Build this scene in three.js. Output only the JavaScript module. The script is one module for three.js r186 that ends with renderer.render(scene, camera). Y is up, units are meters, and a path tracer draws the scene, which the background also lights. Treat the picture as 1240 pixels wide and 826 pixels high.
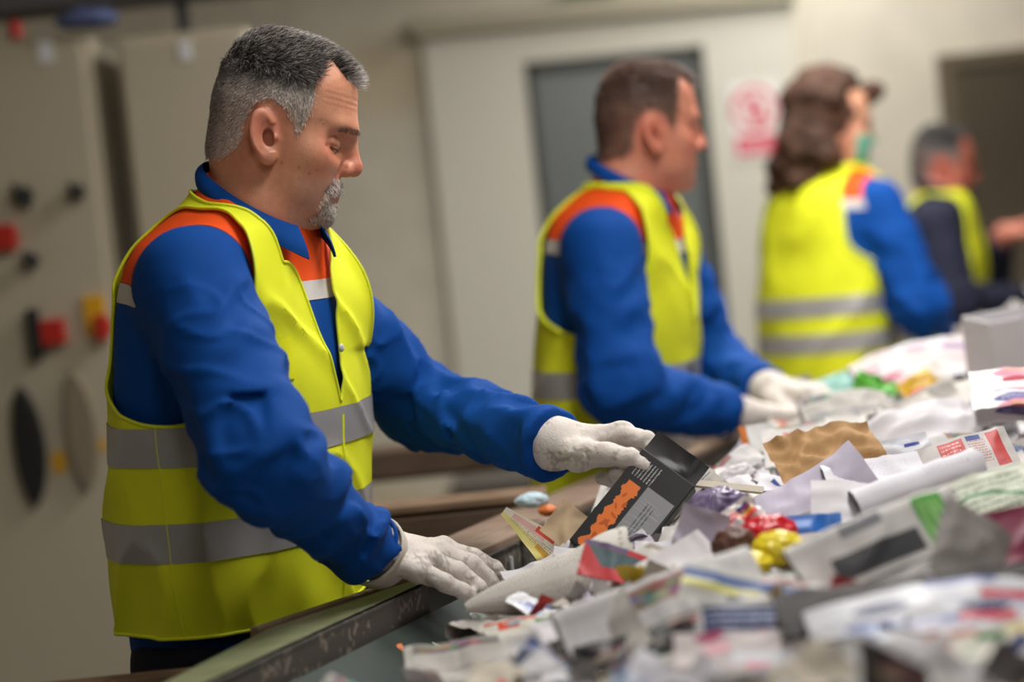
import * as THREE from 'three';
import { mergeGeometries } from 'three/addons/utils/BufferGeometryUtils.js';
import { RoundedBoxGeometry } from 'three/addons/geometries/RoundedBoxGeometry.js';
import { RectAreaLightUniformsLib } from 'three/addons/lights/RectAreaLightUniformsLib.js';

// ------------------------------------------------------------------ camera, light, exposure
const scene = new THREE.Scene();
scene.background = new THREE.Color(0x000000);
const DEG = Math.PI / 180;
const camera = new THREE.PerspectiveCamera(2 * Math.atan(413 / 2400) / DEG, 1240 / 826, 0.05, 60);
camera.position.set(0, 1.39, 0);
camera.rotation.order = 'YXZ';
camera.rotation.set(-2.7 * DEG, 0, -5.8 * DEG);
camera.focus = 2.5;
camera.userData.fStop = 1.7;
const renderer = new THREE.WebGLRenderer({ antialias: true });
renderer.toneMapping = THREE.LinearToneMapping;
renderer.toneMappingExposure = 1.5;
renderer.shadowMap.enabled = true;
RectAreaLightUniformsLib.init();
// unseen ceiling lamps, placed to light belt, workers and walls: [x, z, width (x), length (z), intensity]
const UNSEEN_LAMPS = [
  [0.5, -2.3, 0.3, 1.2, 17], [0.85, -4.3, 0.3, 1.3, 27], [1.2, -5.9, 0.3, 1.3, 9], [0.2, -0.3, 0.3, 1.2, 5], [1.2, -7.6, 1.3, 0.3, 2.5],
];
const CEILING = 2.75;

// ------------------------------------------------------------------ helpers
let seed = 12345;
const rnd = () => { seed = (seed * 1664525 + 1013904223) >>> 0; return seed / 4294967296; };
const rr = (a, b) => a + (b - a) * rnd();
const clamp = (x, a = 0, b = 1) => x < a ? a : x > b ? b : x;
const sstep = (a, b, x) => { const t = clamp((x - a) / (b - a)); return t * t * (3 - 2 * t); };
const lerp = (a, b, t) => a + (b - a) * t;
const PERM = new Uint8Array(512);
{ const p = [...Array(256).keys()]; let s = 7; for (let i = 255; i > 0; i--) { s = (s * 1103515245 + 12345) & 0x7fffffff; const j = s % (i + 1); [p[i], p[j]] = [p[j], p[i]]; } for (let i = 0; i < 512; i++) PERM[i] = p[i & 255]; }
const fade = t => t * t * t * (t * (t * 6 - 15) + 10);
const grad = (h, x, y, z) => { h &= 15; const u = h < 8 ? x : y, v = h < 4 ? y : (h === 12 || h === 14 ? x : z); return ((h & 1) ? -u : u) + ((h & 2) ? -v : v); };
function noise(x, y, z = 0) {                                     // gradient noise, about -1..1
  const fx = Math.floor(x), fy = Math.floor(y), fz = Math.floor(z), X = fx & 255, Y = fy & 255, Z = fz & 255;
  x -= fx; y -= fy; z -= fz;
  const u = fade(x), v = fade(y), w = fade(z), A = PERM[X] + Y, AA = PERM[A] + Z, AB = PERM[A + 1] + Z, B = PERM[X + 1] + Y, BA = PERM[B] + Z, BB = PERM[B + 1] + Z;
  return lerp(lerp(lerp(grad(PERM[AA], x, y, z), grad(PERM[BA], x - 1, y, z), u), lerp(grad(PERM[AB], x, y - 1, z), grad(PERM[BB], x - 1, y - 1, z), u), v),
    lerp(lerp(grad(PERM[AA + 1], x, y, z - 1), grad(PERM[BA + 1], x - 1, y, z - 1), u), lerp(grad(PERM[AB + 1], x, y - 1, z - 1), grad(PERM[BB + 1], x - 1, y - 1, z - 1), u), v), w);
}
const names = {};
function numbered(n) { const k = names[n] = (names[n] ?? -1) + 1; return k ? `${n}_${String(k).padStart(3, '0')}` : n; }
function shadow(o) { o.traverse(c => { if (c.isMesh) c.castShadow = c.receiveShadow = true; }); return o; }
function tag(o, label, category, group, kind) { o.userData.label = label; if (category) o.userData.category = category; if (group) o.userData.group = group; if (kind) o.userData.kind = kind; return o; }
function thing(name, label, category, pos = [0, 0, 0], turn = 0, group) { const o = new THREE.Group(); o.name = numbered(name); o.position.set(...pos); o.rotation.y = turn; scene.add(o); return tag(o, label, category, group); }
function part(name, geo, mat, parent, label) { const m = new THREE.Mesh(geo, mat); m.name = name; m.castShadow = m.receiveShadow = true; parent.add(m); if (label) m.userData.label = label; return m; }
function single(name, geo, mat, label, category, group) { const m = part(numbered(name), geo, mat, scene); return tag(m, label, category, group); }
function struct(name, geo, mat, label) { const m = part(name, geo, mat, scene); m.userData.kind = 'structure'; m.userData.label = label; return m; }
function box(w, h, d, x = 0, y = 0, z = 0, r = 0) { const g = r ? new RoundedBoxGeometry(w, h, d, 2, r) : new THREE.BoxGeometry(w, h, d); g.translate(x, y, z); return g; }
function plain(g) { const o = g.index ? g.toNonIndexed() : g.clone(); for (const k of Object.keys(o.attributes)) if (!['position', 'normal', 'uv'].includes(k)) o.deleteAttribute(k); return o; }
const merge = list => mergeGeometries(list.map(plain));
function tube(pts, r, closed = false, seg = 0, rad = 6) { const c = new THREE.CatmullRomCurve3(pts.map(p => p.isVector3 ? p : new THREE.Vector3(...p)), closed, 'centripetal'); return new THREE.TubeGeometry(c, seg || pts.length * 3, r, rad, closed); }
const srgb = (r, g, b) => new THREE.Color().setRGB(r / 255, g / 255, b / 255, THREE.SRGBColorSpace);
const std = (color, roughness = 0.8, o = {}) => new THREE.MeshStandardMaterial({ color, roughness, side: THREE.DoubleSide, ...o });

// noise texture for fine relief or tone
function noiseTex(size, fn, srgbMap, rep) {
  const d = new Uint8Array(size * size * 4);
  for (let j = 0; j < size; j++) for (let i = 0; i < size; i++) { const c = fn(i / size, j / size), k = (j * size + i) * 4; d[k] = clamp(c[0]) * 255; d[k + 1] = clamp(c[1]) * 255; d[k + 2] = clamp(c[2]) * 255; d[k + 3] = 255; }
  const t = new THREE.DataTexture(d, size, size); t.wrapS = t.wrapT = THREE.RepeatWrapping; t.magFilter = THREE.LinearFilter; t.minFilter = THREE.LinearMipmapLinearFilter; t.generateMipmaps = true;
  if (srgbMap) t.colorSpace = THREE.SRGBColorSpace; if (rep) t.repeat.set(...rep); t.needsUpdate = true; return t;
}
const weave = noiseTex(128, (u, v) => { const a = 0.5 + 0.5 * Math.sin(u * Math.PI * 64) * Math.sin(v * Math.PI * 64), n = 0.2 * noise(u * 20, v * 20); return [a * 0.8 + n, a * 0.8 + n, a * 0.8 + n]; });
const suede = noiseTex(256, (u, v) => { const n = 0.5 + 0.35 * noise(u * 40, v * 40) + 0.25 * noise(u * 12, v * 12, 4); return [n, n, n]; });
const skinBump = noiseTex(256, (u, v) => { const n = 0.5 + 0.4 * noise(u * 60, v * 60) + 0.2 * noise(u * 24, v * 24, 3); return [n, n, n]; });

// ------------------------------------------------------------------ distance fields and their meshing
const smin = (a, b, k) => { const h = Math.max(k - Math.abs(a - b), 0) / k; return Math.min(a, b) - h * h * k * 0.25; };
const smax = (a, b, k) => -smin(-a, -b, k);
function cone(a, b, ra, rb) {                                      // tapered capsule
  const [ax, ay, az] = a, dx = b[0] - ax, dy = b[1] - ay, dz = b[2] - az, L = dx * dx + dy * dy + dz * dz || 1e-9;
  return (x, y, z) => { const px = x - ax, py = y - ay, pz = z - az, t = clamp((px * dx + py * dy + pz * dz) / L), qx = px - dx * t, qy = py - dy * t, qz = pz - dz * t; return Math.sqrt(qx * qx + qy * qy + qz * qz) - (ra + (rb - ra) * t); };
}
const ball = (c, r) => (x, y, z) => Math.hypot(x - c[0], y - c[1], z - c[2]) - r;
const ellip = (c, r) => { const m = Math.min(...r); return (x, y, z) => (Math.hypot((x - c[0]) / r[0], (y - c[1]) / r[1], (z - c[2]) / r[2]) - 1) * m; };
function table(rows) {                                             // smooth interpolation of rows [key, v1, v2 ...]
  return (y, out) => {
    const n = rows.length; if (y <= rows[0][0]) { for (let c = 1; c < rows[0].length; c++) out[c - 1] = rows[0][c]; return out; }
    if (y >= rows[n - 1][0]) { for (let c = 1; c < rows[0].length; c++) out[c - 1] = rows[n - 1][c]; return out; }
    let i = 0; while (rows[i + 1][0] < y) i++;
    const p1 = rows[i], p2 = rows[i + 1], p0 = rows[Math.max(0, i - 1)], p3 = rows[Math.min(n - 1, i + 2)], h = p2[0] - p1[0], t = (y - p1[0]) / h;
    for (let c = 1; c < p1.length; c++) {
      const m1 = (p2[c] - p0[c]) / (p2[0] - p0[0]) * h, m2 = (p3[c] - p1[c]) / (p3[0] - p1[0]) * h, t2 = t * t, t3 = t2 * t;
      out[c - 1] = (2 * t3 - 3 * t2 + 1) * p1[c] + (t3 - 2 * t2 + t) * m1 + (-2 * t3 + 3 * t2) * p2[c] + (t3 - t2) * m2;
    } return out;
  };
}
function poly2(pts) {                                              // signed distance to a polygon, negative inside
  return (x, y) => {
    let d = 1e9, s = 1; const n = pts.length;
    for (let i = 0, j = n - 1; i < n; j = i++) {
      const [ix, iy] = pts[i], [jx, jy] = pts[j], ex = jx - ix, ey = jy - iy, wx = x - ix, wy = y - iy, t = clamp((wx * ex + wy * ey) / (ex * ex + ey * ey)), bx = wx - ex * t, by = wy - ey * t;
      d = Math.min(d, bx * bx + by * by);
      const c1 = y >= iy, c2 = y < jy, c3 = ex * wy > ey * wx; if ((c1 && c2 && c3) || (!c1 && !c2 && !c3)) s = -s;
    } return s * Math.sqrt(d);
  };
}
function grid2(fn, x0, x1, y0, y1, h) {                            // a 2D field kept as a table
  const nx = Math.ceil((x1 - x0) / h) + 1, ny = Math.ceil((y1 - y0) / h) + 1, d = new Float32Array(nx * ny);
  for (let j = 0; j < ny; j++) for (let i = 0; i < nx; i++) d[j * nx + i] = fn(x0 + i * h, y0 + j * h);
  return (x, y) => { const u = clamp((x - x0) / h, 0, nx - 1.001), v = clamp((y - y0) / h, 0, ny - 1.001), i = u | 0, j = v | 0, a = u - i, b = v - j, k = j * nx + i; return (d[k] * (1 - a) + d[k + 1] * a) * (1 - b) + (d[k + nx] * (1 - a) + d[k + nx + 1] * a) * b; };
}
function surface(fn, b0, b1, h) {                                  // surface nets
  const n = [0, 1, 2].map(k => Math.ceil((b1[k] - b0[k]) / h) + 1), [nx, ny, nz] = n, val = new Float32Array(nx * ny * nz), B = 4, sy = nx, sz = nx * ny;
  for (let K = 0; K < nz; K += B) for (let J = 0; J < ny; J += B) for (let I = 0; I < nx; I += B) {
    const c = fn(b0[0] + (I + 1.5) * h, b0[1] + (J + 1.5) * h, b0[2] + (K + 1.5) * h), far = Math.abs(c) > h * B * 2.6;
    for (let k = K; k < Math.min(K + B, nz); k++) for (let j = J; j < Math.min(J + B, ny); j++) for (let i = I; i < Math.min(I + B, nx); i++) val[i + j * sy + k * sz] = far ? c : fn(b0[0] + i * h, b0[1] + j * h, b0[2] + k * h);
  }
  const cell = new Int32Array(nx * ny * nz).fill(-1), pos = [], idx = [];
  const E = [[0, 1], [2, 3], [4, 5], [6, 7], [0, 2], [1, 3], [4, 6], [5, 7], [0, 4], [1, 5], [2, 6], [3, 7]], v = new Float32Array(8);
  for (let k = 0; k < nz - 1; k++) for (let j = 0; j < ny - 1; j++) for (let i = 0; i < nx - 1; i++) {
    const o = i + j * sy + k * sz; let m = 0;
    for (let c = 0; c < 8; c++) { v[c] = val[o + (c & 1) + ((c >> 1) & 1) * sy + (c >> 2) * sz]; if (v[c] < 0) m |= 1 << c; }
    if (m === 0 || m === 255) continue;
    let x = 0, y = 0, z = 0, q = 0;
    for (const [a, b] of E) { if ((v[a] < 0) === (v[b] < 0)) continue; const t = v[a] / (v[a] - v[b]); x += (a & 1) + ((b & 1) - (a & 1)) * t; y += ((a >> 1) & 1) + (((b >> 1) & 1) - ((a >> 1) & 1)) * t; z += (a >> 2) + ((b >> 2) - (a >> 2)) * t; q++; }
    cell[o] = pos.length / 3; pos.push(b0[0] + (i + x / q) * h, b0[1] + (j + y / q) * h, b0[2] + (k + z / q) * h);
  }
  const quad = (a, b, c, d, flip) => { if (a < 0 || b < 0 || c < 0 || d < 0) return; if (flip) idx.push(a, c, b, a, d, c); else idx.push(a, b, c, a, c, d); };
  for (let k = 1; k < nz - 1; k++) for (let j = 1; j < ny - 1; j++) for (let i = 1; i < nx - 1; i++) {
    const o = i + j * sy + k * sz, s = val[o] < 0;
    if (s !== (val[o + 1] < 0)) quad(cell[o - sy - sz], cell[o - sz], cell[o], cell[o - sy], !s);
    if (s !== (val[o + sy] < 0)) quad(cell[o - sz - 1], cell[o - 1], cell[o], cell[o - sz], !s);
    if (s !== (val[o + sz] < 0)) quad(cell[o - 1 - sy], cell[o - sy], cell[o], cell[o - 1], !s);
  }
  const g = new THREE.BufferGeometry(); g.setAttribute('position', new THREE.Float32BufferAttribute(pos, 3)); g.setIndex(idx); g.computeVertexNormals(); return g;
}
function clip(g, fn) {                                             // keeps fn < 0 in .a and fn > 0 in .b; .loops run along the cut
  const P = g.attributes.position.array, N = g.attributes.normal.array, I = g.index.array, nv = P.length / 3, pos = Array.from(P), nor = Array.from(N), f = new Float32Array(nv), A = [], Bx = [], cache = new Map(), next = new Map();
  for (let i = 0; i < nv; i++) { f[i] = fn(P[3 * i], P[3 * i + 1], P[3 * i + 2]); if (f[i] === 0) f[i] = 1e-9; }
  const mid = (a, b) => { const k = a < b ? a * 4194304 + b : b * 4194304 + a; let r = cache.get(k); if (r === undefined) { const t = f[a] / (f[a] - f[b]); r = pos.length / 3; for (let c = 0; c < 3; c++) { pos.push(lerp(P[3 * a + c], P[3 * b + c], t)); } for (let c = 0; c < 3; c++) nor.push(lerp(N[3 * a + c], N[3 * b + c], t)); cache.set(k, r); } return r; };
  for (let t = 0; t < I.length; t += 3) {
    let v = [I[t], I[t + 1], I[t + 2]]; const s = v.map(q => f[q] < 0), c = s[0] + s[1] + s[2];
    if (c === 3) A.push(...v); else if (c === 0) Bx.push(...v);
    else {
      const lone = c === 1; let k = s.indexOf(lone); v = [v[k], v[(k + 1) % 3], v[(k + 2) % 3]];
      const m1 = mid(v[0], v[1]), m2 = mid(v[0], v[2]); (lone ? A : Bx).push(v[0], m1, m2); (lone ? Bx : A).push(m1, v[1], v[2], m1, v[2], m2);
      lone ? next.set(m1, m2) : next.set(m2, m1);
    }
  }
  const make = idx => { const map = new Map(), p = [], nn = [], out = []; for (const i of idx) { let r = map.get(i); if (r === undefined) { r = map.size; map.set(i, r); p.push(pos[3 * i], pos[3 * i + 1], pos[3 * i + 2]); nn.push(nor[3 * i], nor[3 * i + 1], nor[3 * i + 2]); } out.push(r); } const o = new THREE.BufferGeometry(); o.setAttribute('position', new THREE.Float32BufferAttribute(p, 3)); o.setAttribute('normal', new THREE.Float32BufferAttribute(nn, 3)); o.setIndex(out); return o; };
  const loops = [], seen = new Set(), into = new Set(next.values());
  const walk = s => { const L = []; let k = s; while (k !== undefined && !seen.has(k)) { seen.add(k); L.push(new THREE.Vector3(pos[3 * k], pos[3 * k + 1], pos[3 * k + 2])); k = next.get(k); } L.closed = k === s; if (L.length > 6) loops.push(L); };
  for (const s of next.keys()) if (!into.has(s)) walk(s);
  for (const s of next.keys()) if (!seen.has(s)) walk(s);
  return { a: make(A), b: make(Bx), loops };
}
function offset(g, d) { const o = g.clone(), P = o.attributes.position, N = o.attributes.normal; for (let i = 0; i < P.count; i++) P.setXYZ(i, P.getX(i) + N.getX(i) * d, P.getY(i) + N.getY(i) * d, P.getZ(i) + N.getZ(i) * d); return o; }
function thicken(g, t) {                                           // a sheet gets a back face and rims
  const P = g.attributes.position.array, N = g.attributes.normal.array, I = g.index.array, n = P.length / 3, pos = Array.from(P), nor = Array.from(N), idx = Array.from(I), edges = new Map();
  for (let i = 0; i < n; i++) { for (let c = 0; c < 3; c++) pos.push(P[3 * i + c] - N[3 * i + c] * t); for (let c = 0; c < 3; c++) nor.push(-N[3 * i + c]); }
  for (let q = 0; q < I.length; q += 3) { idx.push(I[q] + n, I[q + 2] + n, I[q + 1] + n); for (let c = 0; c < 3; c++) { const a = I[q + c], b = I[q + (c + 1) % 3], r = b * 4194304 + a; if (edges.has(r)) edges.delete(r); else edges.set(a * 4194304 + b, [a, b]); } }
  for (const [a, b] of edges.values()) idx.push(a, a + n, b, b, a + n, b + n);
  const o = new THREE.BufferGeometry(); o.setAttribute('position', new THREE.Float32BufferAttribute(pos, 3)); o.setAttribute('normal', new THREE.Float32BufferAttribute(nor, 3)); o.setIndex(idx); return o;
}
function planarUV(g, s = 20) { const P = g.attributes.position, u = new Float32Array(P.count * 2); for (let i = 0; i < P.count; i++) { u[2 * i] = (P.getX(i) * 0.8 + P.getZ(i)) * s; u[2 * i + 1] = (P.getY(i) + P.getX(i) * 0.15) * s; } g.setAttribute('uv', new THREE.BufferAttribute(u, 2)); return g; }
function loopTubes(loops, r, keep, lift = 0) {
  const out = [];
  for (const L of loops) {
    let p = keep ? L.filter(keep) : L; const closed = L.closed && p.length === L.length; if (p.length < 6) continue;
    for (let s = 0; s < 4; s++) p = p.map((q, i) => { const a = p[i ? i - 1 : closed ? p.length - 1 : 0], b = p[i < p.length - 1 ? i + 1 : closed ? 0 : i]; return q.clone().multiplyScalar(0.5).addScaledVector(a, 0.25).addScaledVector(b, 0.25); });
    let run = [p[0]]; for (const q of p) if (q.distanceTo(run[run.length - 1]) > 0.006) { if (q.distanceTo(run[run.length - 1]) > 0.06) { if (run.length > 3) out.push(tube(run, r, false, run.length * 2)); run = [q]; } else run.push(q); }
    if (run.length > 3) out.push(tube(run, r, closed && run.length > 8, run.length * 2));
  } return out;
}

// ------------------------------------------------------------------ the room
const wallTex = noiseTex(256, (u, v) => { const n = 0.04 * noise(u * 6, v * 6) + 0.03 * noise(u * 24, v * 24, 2), st = 0.10 * sstep(0.15, 0.5, noise(u * 3, v * 4, 9)); return [0.83 + n, 0.80 + n - st * 0.35, 0.735 + n - st * 0.9]; }, true);  // cream wall tone with faint tan patches scattered at random
const M = {
  wall: std(0xffffff, 0.85, { map: wallTex }),
  floor: std(srgb(96, 92, 86), 0.75),
  ceiling: std(srgb(205, 200, 190), 0.9),
  door: std(srgb(218, 214, 200), 0.55),
  trim: std(srgb(176, 168, 146), 0.6),
  darkglass: new THREE.MeshPhysicalMaterial({ color: srgb(134, 140, 138), roughness: 0.3, transmission: 0.35, thickness: 0, side: THREE.DoubleSide }),
  gasket: std(srgb(62, 62, 56), 0.6),
  corridor: std(srgb(150, 138, 118), 0.9),
  frame: std(srgb(92, 80, 62), 0.6),
  cabinet: std(srgb(192, 182, 160), 0.5),
  dark: std(srgb(30, 29, 30), 0.5),
  darkgrey: std(srgb(74, 70, 66), 0.6),
  red: std(srgb(190, 40, 28), 0.45),
  yellow: std(srgb(225, 170, 20), 0.5),
  white: std(srgb(228, 228, 232), 0.6),
  steel: std(srgb(112, 106, 100), 0.5, { metalness: 0.35 }),
};
const uvBox = (g, s = 1) => { const P = g.attributes.position, N = g.attributes.normal, u = new Float32Array(P.count * 2); for (let i = 0; i < P.count; i++) { const ax = Math.abs(N.getX(i)), ay = Math.abs(N.getY(i)); u[2 * i] = (ax > 0.7 ? P.getZ(i) : P.getX(i)) * s; u[2 * i + 1] = (ay > 0.7 ? P.getZ(i) : P.getY(i)) * s; } g.setAttribute('uv', new THREE.BufferAttribute(u, 2)); return g; };
const X0 = -2.6, X1 = 4.2, ZB = -6.8, ZF = 2.6;
struct('floor', uvBox(box(X1 - X0 + 0.4, 0.1, ZF - ZB + 0.4, (X0 + X1) / 2, -0.05, (ZF + ZB) / 2)), M.floor, 'dull grey concrete floor under the sorting belt');
struct('ceiling', box(X1 - X0 + 0.4, 0.1, ZF - ZB + 3.4, (X0 + X1) / 2, CEILING + 0.05, (ZF + ZB) / 2 - 1.5), M.ceiling, 'pale ceiling above the sorting cabin');
struct('wall_left', uvBox(box(0.12, CEILING, ZF - ZB, X0 - 0.06, CEILING / 2, (ZF + ZB) / 2), 0.35), M.wall, 'cream painted side wall beyond the cabinets');
struct('wall_right', uvBox(box(0.12, CEILING, ZF - ZB, X1 + 0.06, CEILING / 2, (ZF + ZB) / 2), 0.35), M.wall, 'cream painted side wall on the right');
struct('wall_front', uvBox(box(X1 - X0, CEILING, 0.12, (X0 + X1) / 2, CEILING / 2, ZF + 0.06), 0.35), M.wall, 'cream painted wall behind the viewer');
// back wall with an opening for the window and for the doorway
{
  const wx0 = 0.137, wx1 = 0.745, wy0 = 1.054, wy1 = 2.007, dx0 = 1.535, dx1 = 2.45, dy1 = 1.89, t = 0.12, z = ZB - t / 2, g = [];
  const b = (x0, x1, y0, y1) => g.push(box(x1 - x0, y1 - y0, t, (x0 + x1) / 2, (y0 + y1) / 2, z));
  b(X0, wx0, 0, CEILING); b(wx0, wx1, 0, wy0); b(wx0, wx1, wy1, CEILING); b(wx1, dx0, 0, CEILING); b(dx0, dx1, dy1, CEILING); b(dx1, X1, 0, CEILING);
  struct('wall_back', uvBox(merge(g), 0.35), M.wall, 'cream painted back wall with faint tan patches');
  // the room beyond the openings
  struct('wall_corridor', box(X1 - X0, CEILING, 0.1, (X0 + X1) / 2, CEILING / 2, ZB - 1.6), M.corridor, 'brown wall of the dim room beyond the openings');
  struct('floor_corridor', box(X1 - X0, 0.1, 1.6, (X0 + X1) / 2, -0.05, ZB - 0.8), M.floor, 'floor of the dim room beyond the doorway');
  struct('wall_corridor_end', merge([box(0.1, CEILING, 1.7, X0, CEILING / 2, ZB - 0.8), box(0.1, CEILING, 1.7, X1, CEILING / 2, ZB - 0.8)]), M.corridor, 'end walls of the dim room beyond');
  // sliding door leaf with its window
  const d = new THREE.Group(); d.name = 'door_1'; d.position.set(0.43, 0, ZB); scene.add(d); tag(d, 'cream sliding door leaf with a tall dark window', undefined, undefined, 'structure');
  const D = (x0, x1, y0, y1, th, zz) => box(x1 - x0, y1 - y0, th, (x0 + x1) / 2 - 0.43, (y0 + y1) / 2, zz);
  part('door_leaf', merge([D(-0.20, wx0, 0.02, 2.12, 0.04, 0.022), D(wx1, 1.05, 0.02, 2.12, 0.04, 0.022), D(wx0, wx1, 0.02, wy0, 0.04, 0.022), D(wx0, wx1, wy1, 2.12, 0.04, 0.022)]), M.door, d);
  part('lintel_rail', D(-0.23, 1.07, 2.125, 2.185, 0.09, 0.045), M.trim, d, 'beige track rail over the door');
  const w = new THREE.Group(); w.name = 'window_1'; w.position.set((wx0 + wx1) / 2, (wy0 + wy1) / 2, ZB); scene.add(w); tag(w, 'tall dark grey window pane in the sliding door', undefined, undefined, 'structure');
  const ww = wx1 - wx0, wh = wy1 - wy0;
  part('window_frame', merge([box(0.03, wh, 0.05, -ww / 2 + 0.015, 0, 0.02), box(0.03, wh, 0.05, ww / 2 - 0.015, 0, 0.02), box(ww, 0.03, 0.05, 0, wh / 2 - 0.015, 0.02), box(ww, 0.03, 0.05, 0, -wh / 2 + 0.015, 0.02)]), M.gasket, w);
  part('pane', box(ww - 0.06, wh - 0.06, 0.006, 0, 0, 0.01), M.darkglass, w);
  // doorway on the right
  const f = new THREE.Group(); f.name = 'door_2'; f.position.set((dx0 + dx1) / 2, 0, ZB); scene.add(f); tag(f, 'open brown framed doorway behind the dark haired worker', undefined, undefined, 'structure');
  const hw = (dx1 - dx0) / 2;
  part('door_jamb', box(0.05, dy1, 0.2, -hw + 0.025, dy1 / 2, -0.05), M.frame, f); part('door_jamb', box(0.05, dy1, 0.2, hw - 0.025, dy1 / 2, -0.05), M.frame, f);
  part('door_head', box(hw * 2 - 0.1, 0.05, 0.2, 0, dy1 - 0.025, -0.05), M.frame, f);
  const trims = [['trim_1', box(0.012, CEILING, 0.012, 1.13, CEILING / 2, ZB + 0.006)]];
  for (const [n, g2] of trims) struct(n, g2, M.door, 'slim wall joint right of the sliding door');
  struct('baseboard_back', box(1.735, 0.12, 0.02, 0.6675, 0.06, ZB + 0.01), M.darkgrey, 'dark grey skirting along the back wall');
}
// prohibition notice
{
  const c = document.createElement('canvas'); c.width = 192; c.height = 288; const q = c.getContext('2d');
  q.fillStyle = '#f1eeea'; q.fillRect(0, 0, 192, 288);
  q.strokeStyle = '#dd3a55'; q.lineWidth = 17; q.beginPath(); q.arc(96, 100, 78, 0, 7); q.stroke();
  q.fillStyle = '#dd5068'; q.beginPath(); q.arc(100, 64, 15, 0, 7); q.fill(); q.fillRect(84, 80, 32, 52); q.fillRect(70, 88, 14, 40); q.fillRect(116, 88, 22, 12); q.fillRect(84, 130, 13, 36); q.fillRect(104, 130, 13, 36);
  q.lineWidth = 15; q.beginPath(); q.moveTo(42, 46); q.lineTo(150, 154); q.stroke();
  q.fillStyle = '#dd3a55'; q.fillRect(14, 200, 164, 74); q.fillStyle = '#f6d7da'; for (let k = 0; k < 3; k++) q.fillRect(30, 216 + k * 17, 132 - k * 18, 6);
  const t = new THREE.CanvasTexture(c); t.colorSpace = THREE.SRGBColorSpace;
  const s = thing('prohibition_sign', 'white wall notice with red ring and red caption block', 'sign', [0.897, 1.735, ZB + 0.046]);
  part('backing', box(0.175, 0.26, 0.004), M.white, s); const fg = new THREE.PlaneGeometry(0.171, 0.256); fg.translate(0, 0, 0.0035); part('print', fg, std(0xffffff, 0.6, { map: t }), s);
  const e = thing('exit_sign', 'green exit sign above the sliding door rail', 'sign', [0.39, 2.275, ZB + 0.02]);
  part('housing', box(0.2, 0.1, 0.03), std(srgb(60, 150, 70), 0.5), e);
  part('arrow', merge([box(0.09, 0.016, 0.004, 0.0, 0, 0.016), box(0.04, 0.016, 0.004, 0.045, 0.012, 0.016).rotateZ(0), box(0.016, 0.05, 0.004, 0.05, 0, 0.016)]), M.white, e);
}
{ // low bench cabinet by the back wall
  const b = thing('low_cabinet', 'low dark grey cabinet against the back wall', 'cabinet', [0.08, 0, ZB + 0.25]);
  part('body', box(0.6, 0.6, 0.4, 0, 0.32, 0, 0.01), M.darkgrey, b); part('worktop', box(0.63, 0.03, 0.43, 0, 0.635, 0, 0.006), std(srgb(100, 94, 88), 0.6), b); part('door', box(0.28, 0.5, 0.015, -0.145, 0.33, 0.205), std(srgb(86, 82, 78), 0.55), b); part('door', box(0.28, 0.5, 0.015, 0.145, 0.33, 0.205), std(srgb(86, 82, 78), 0.55), b);
}
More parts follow.
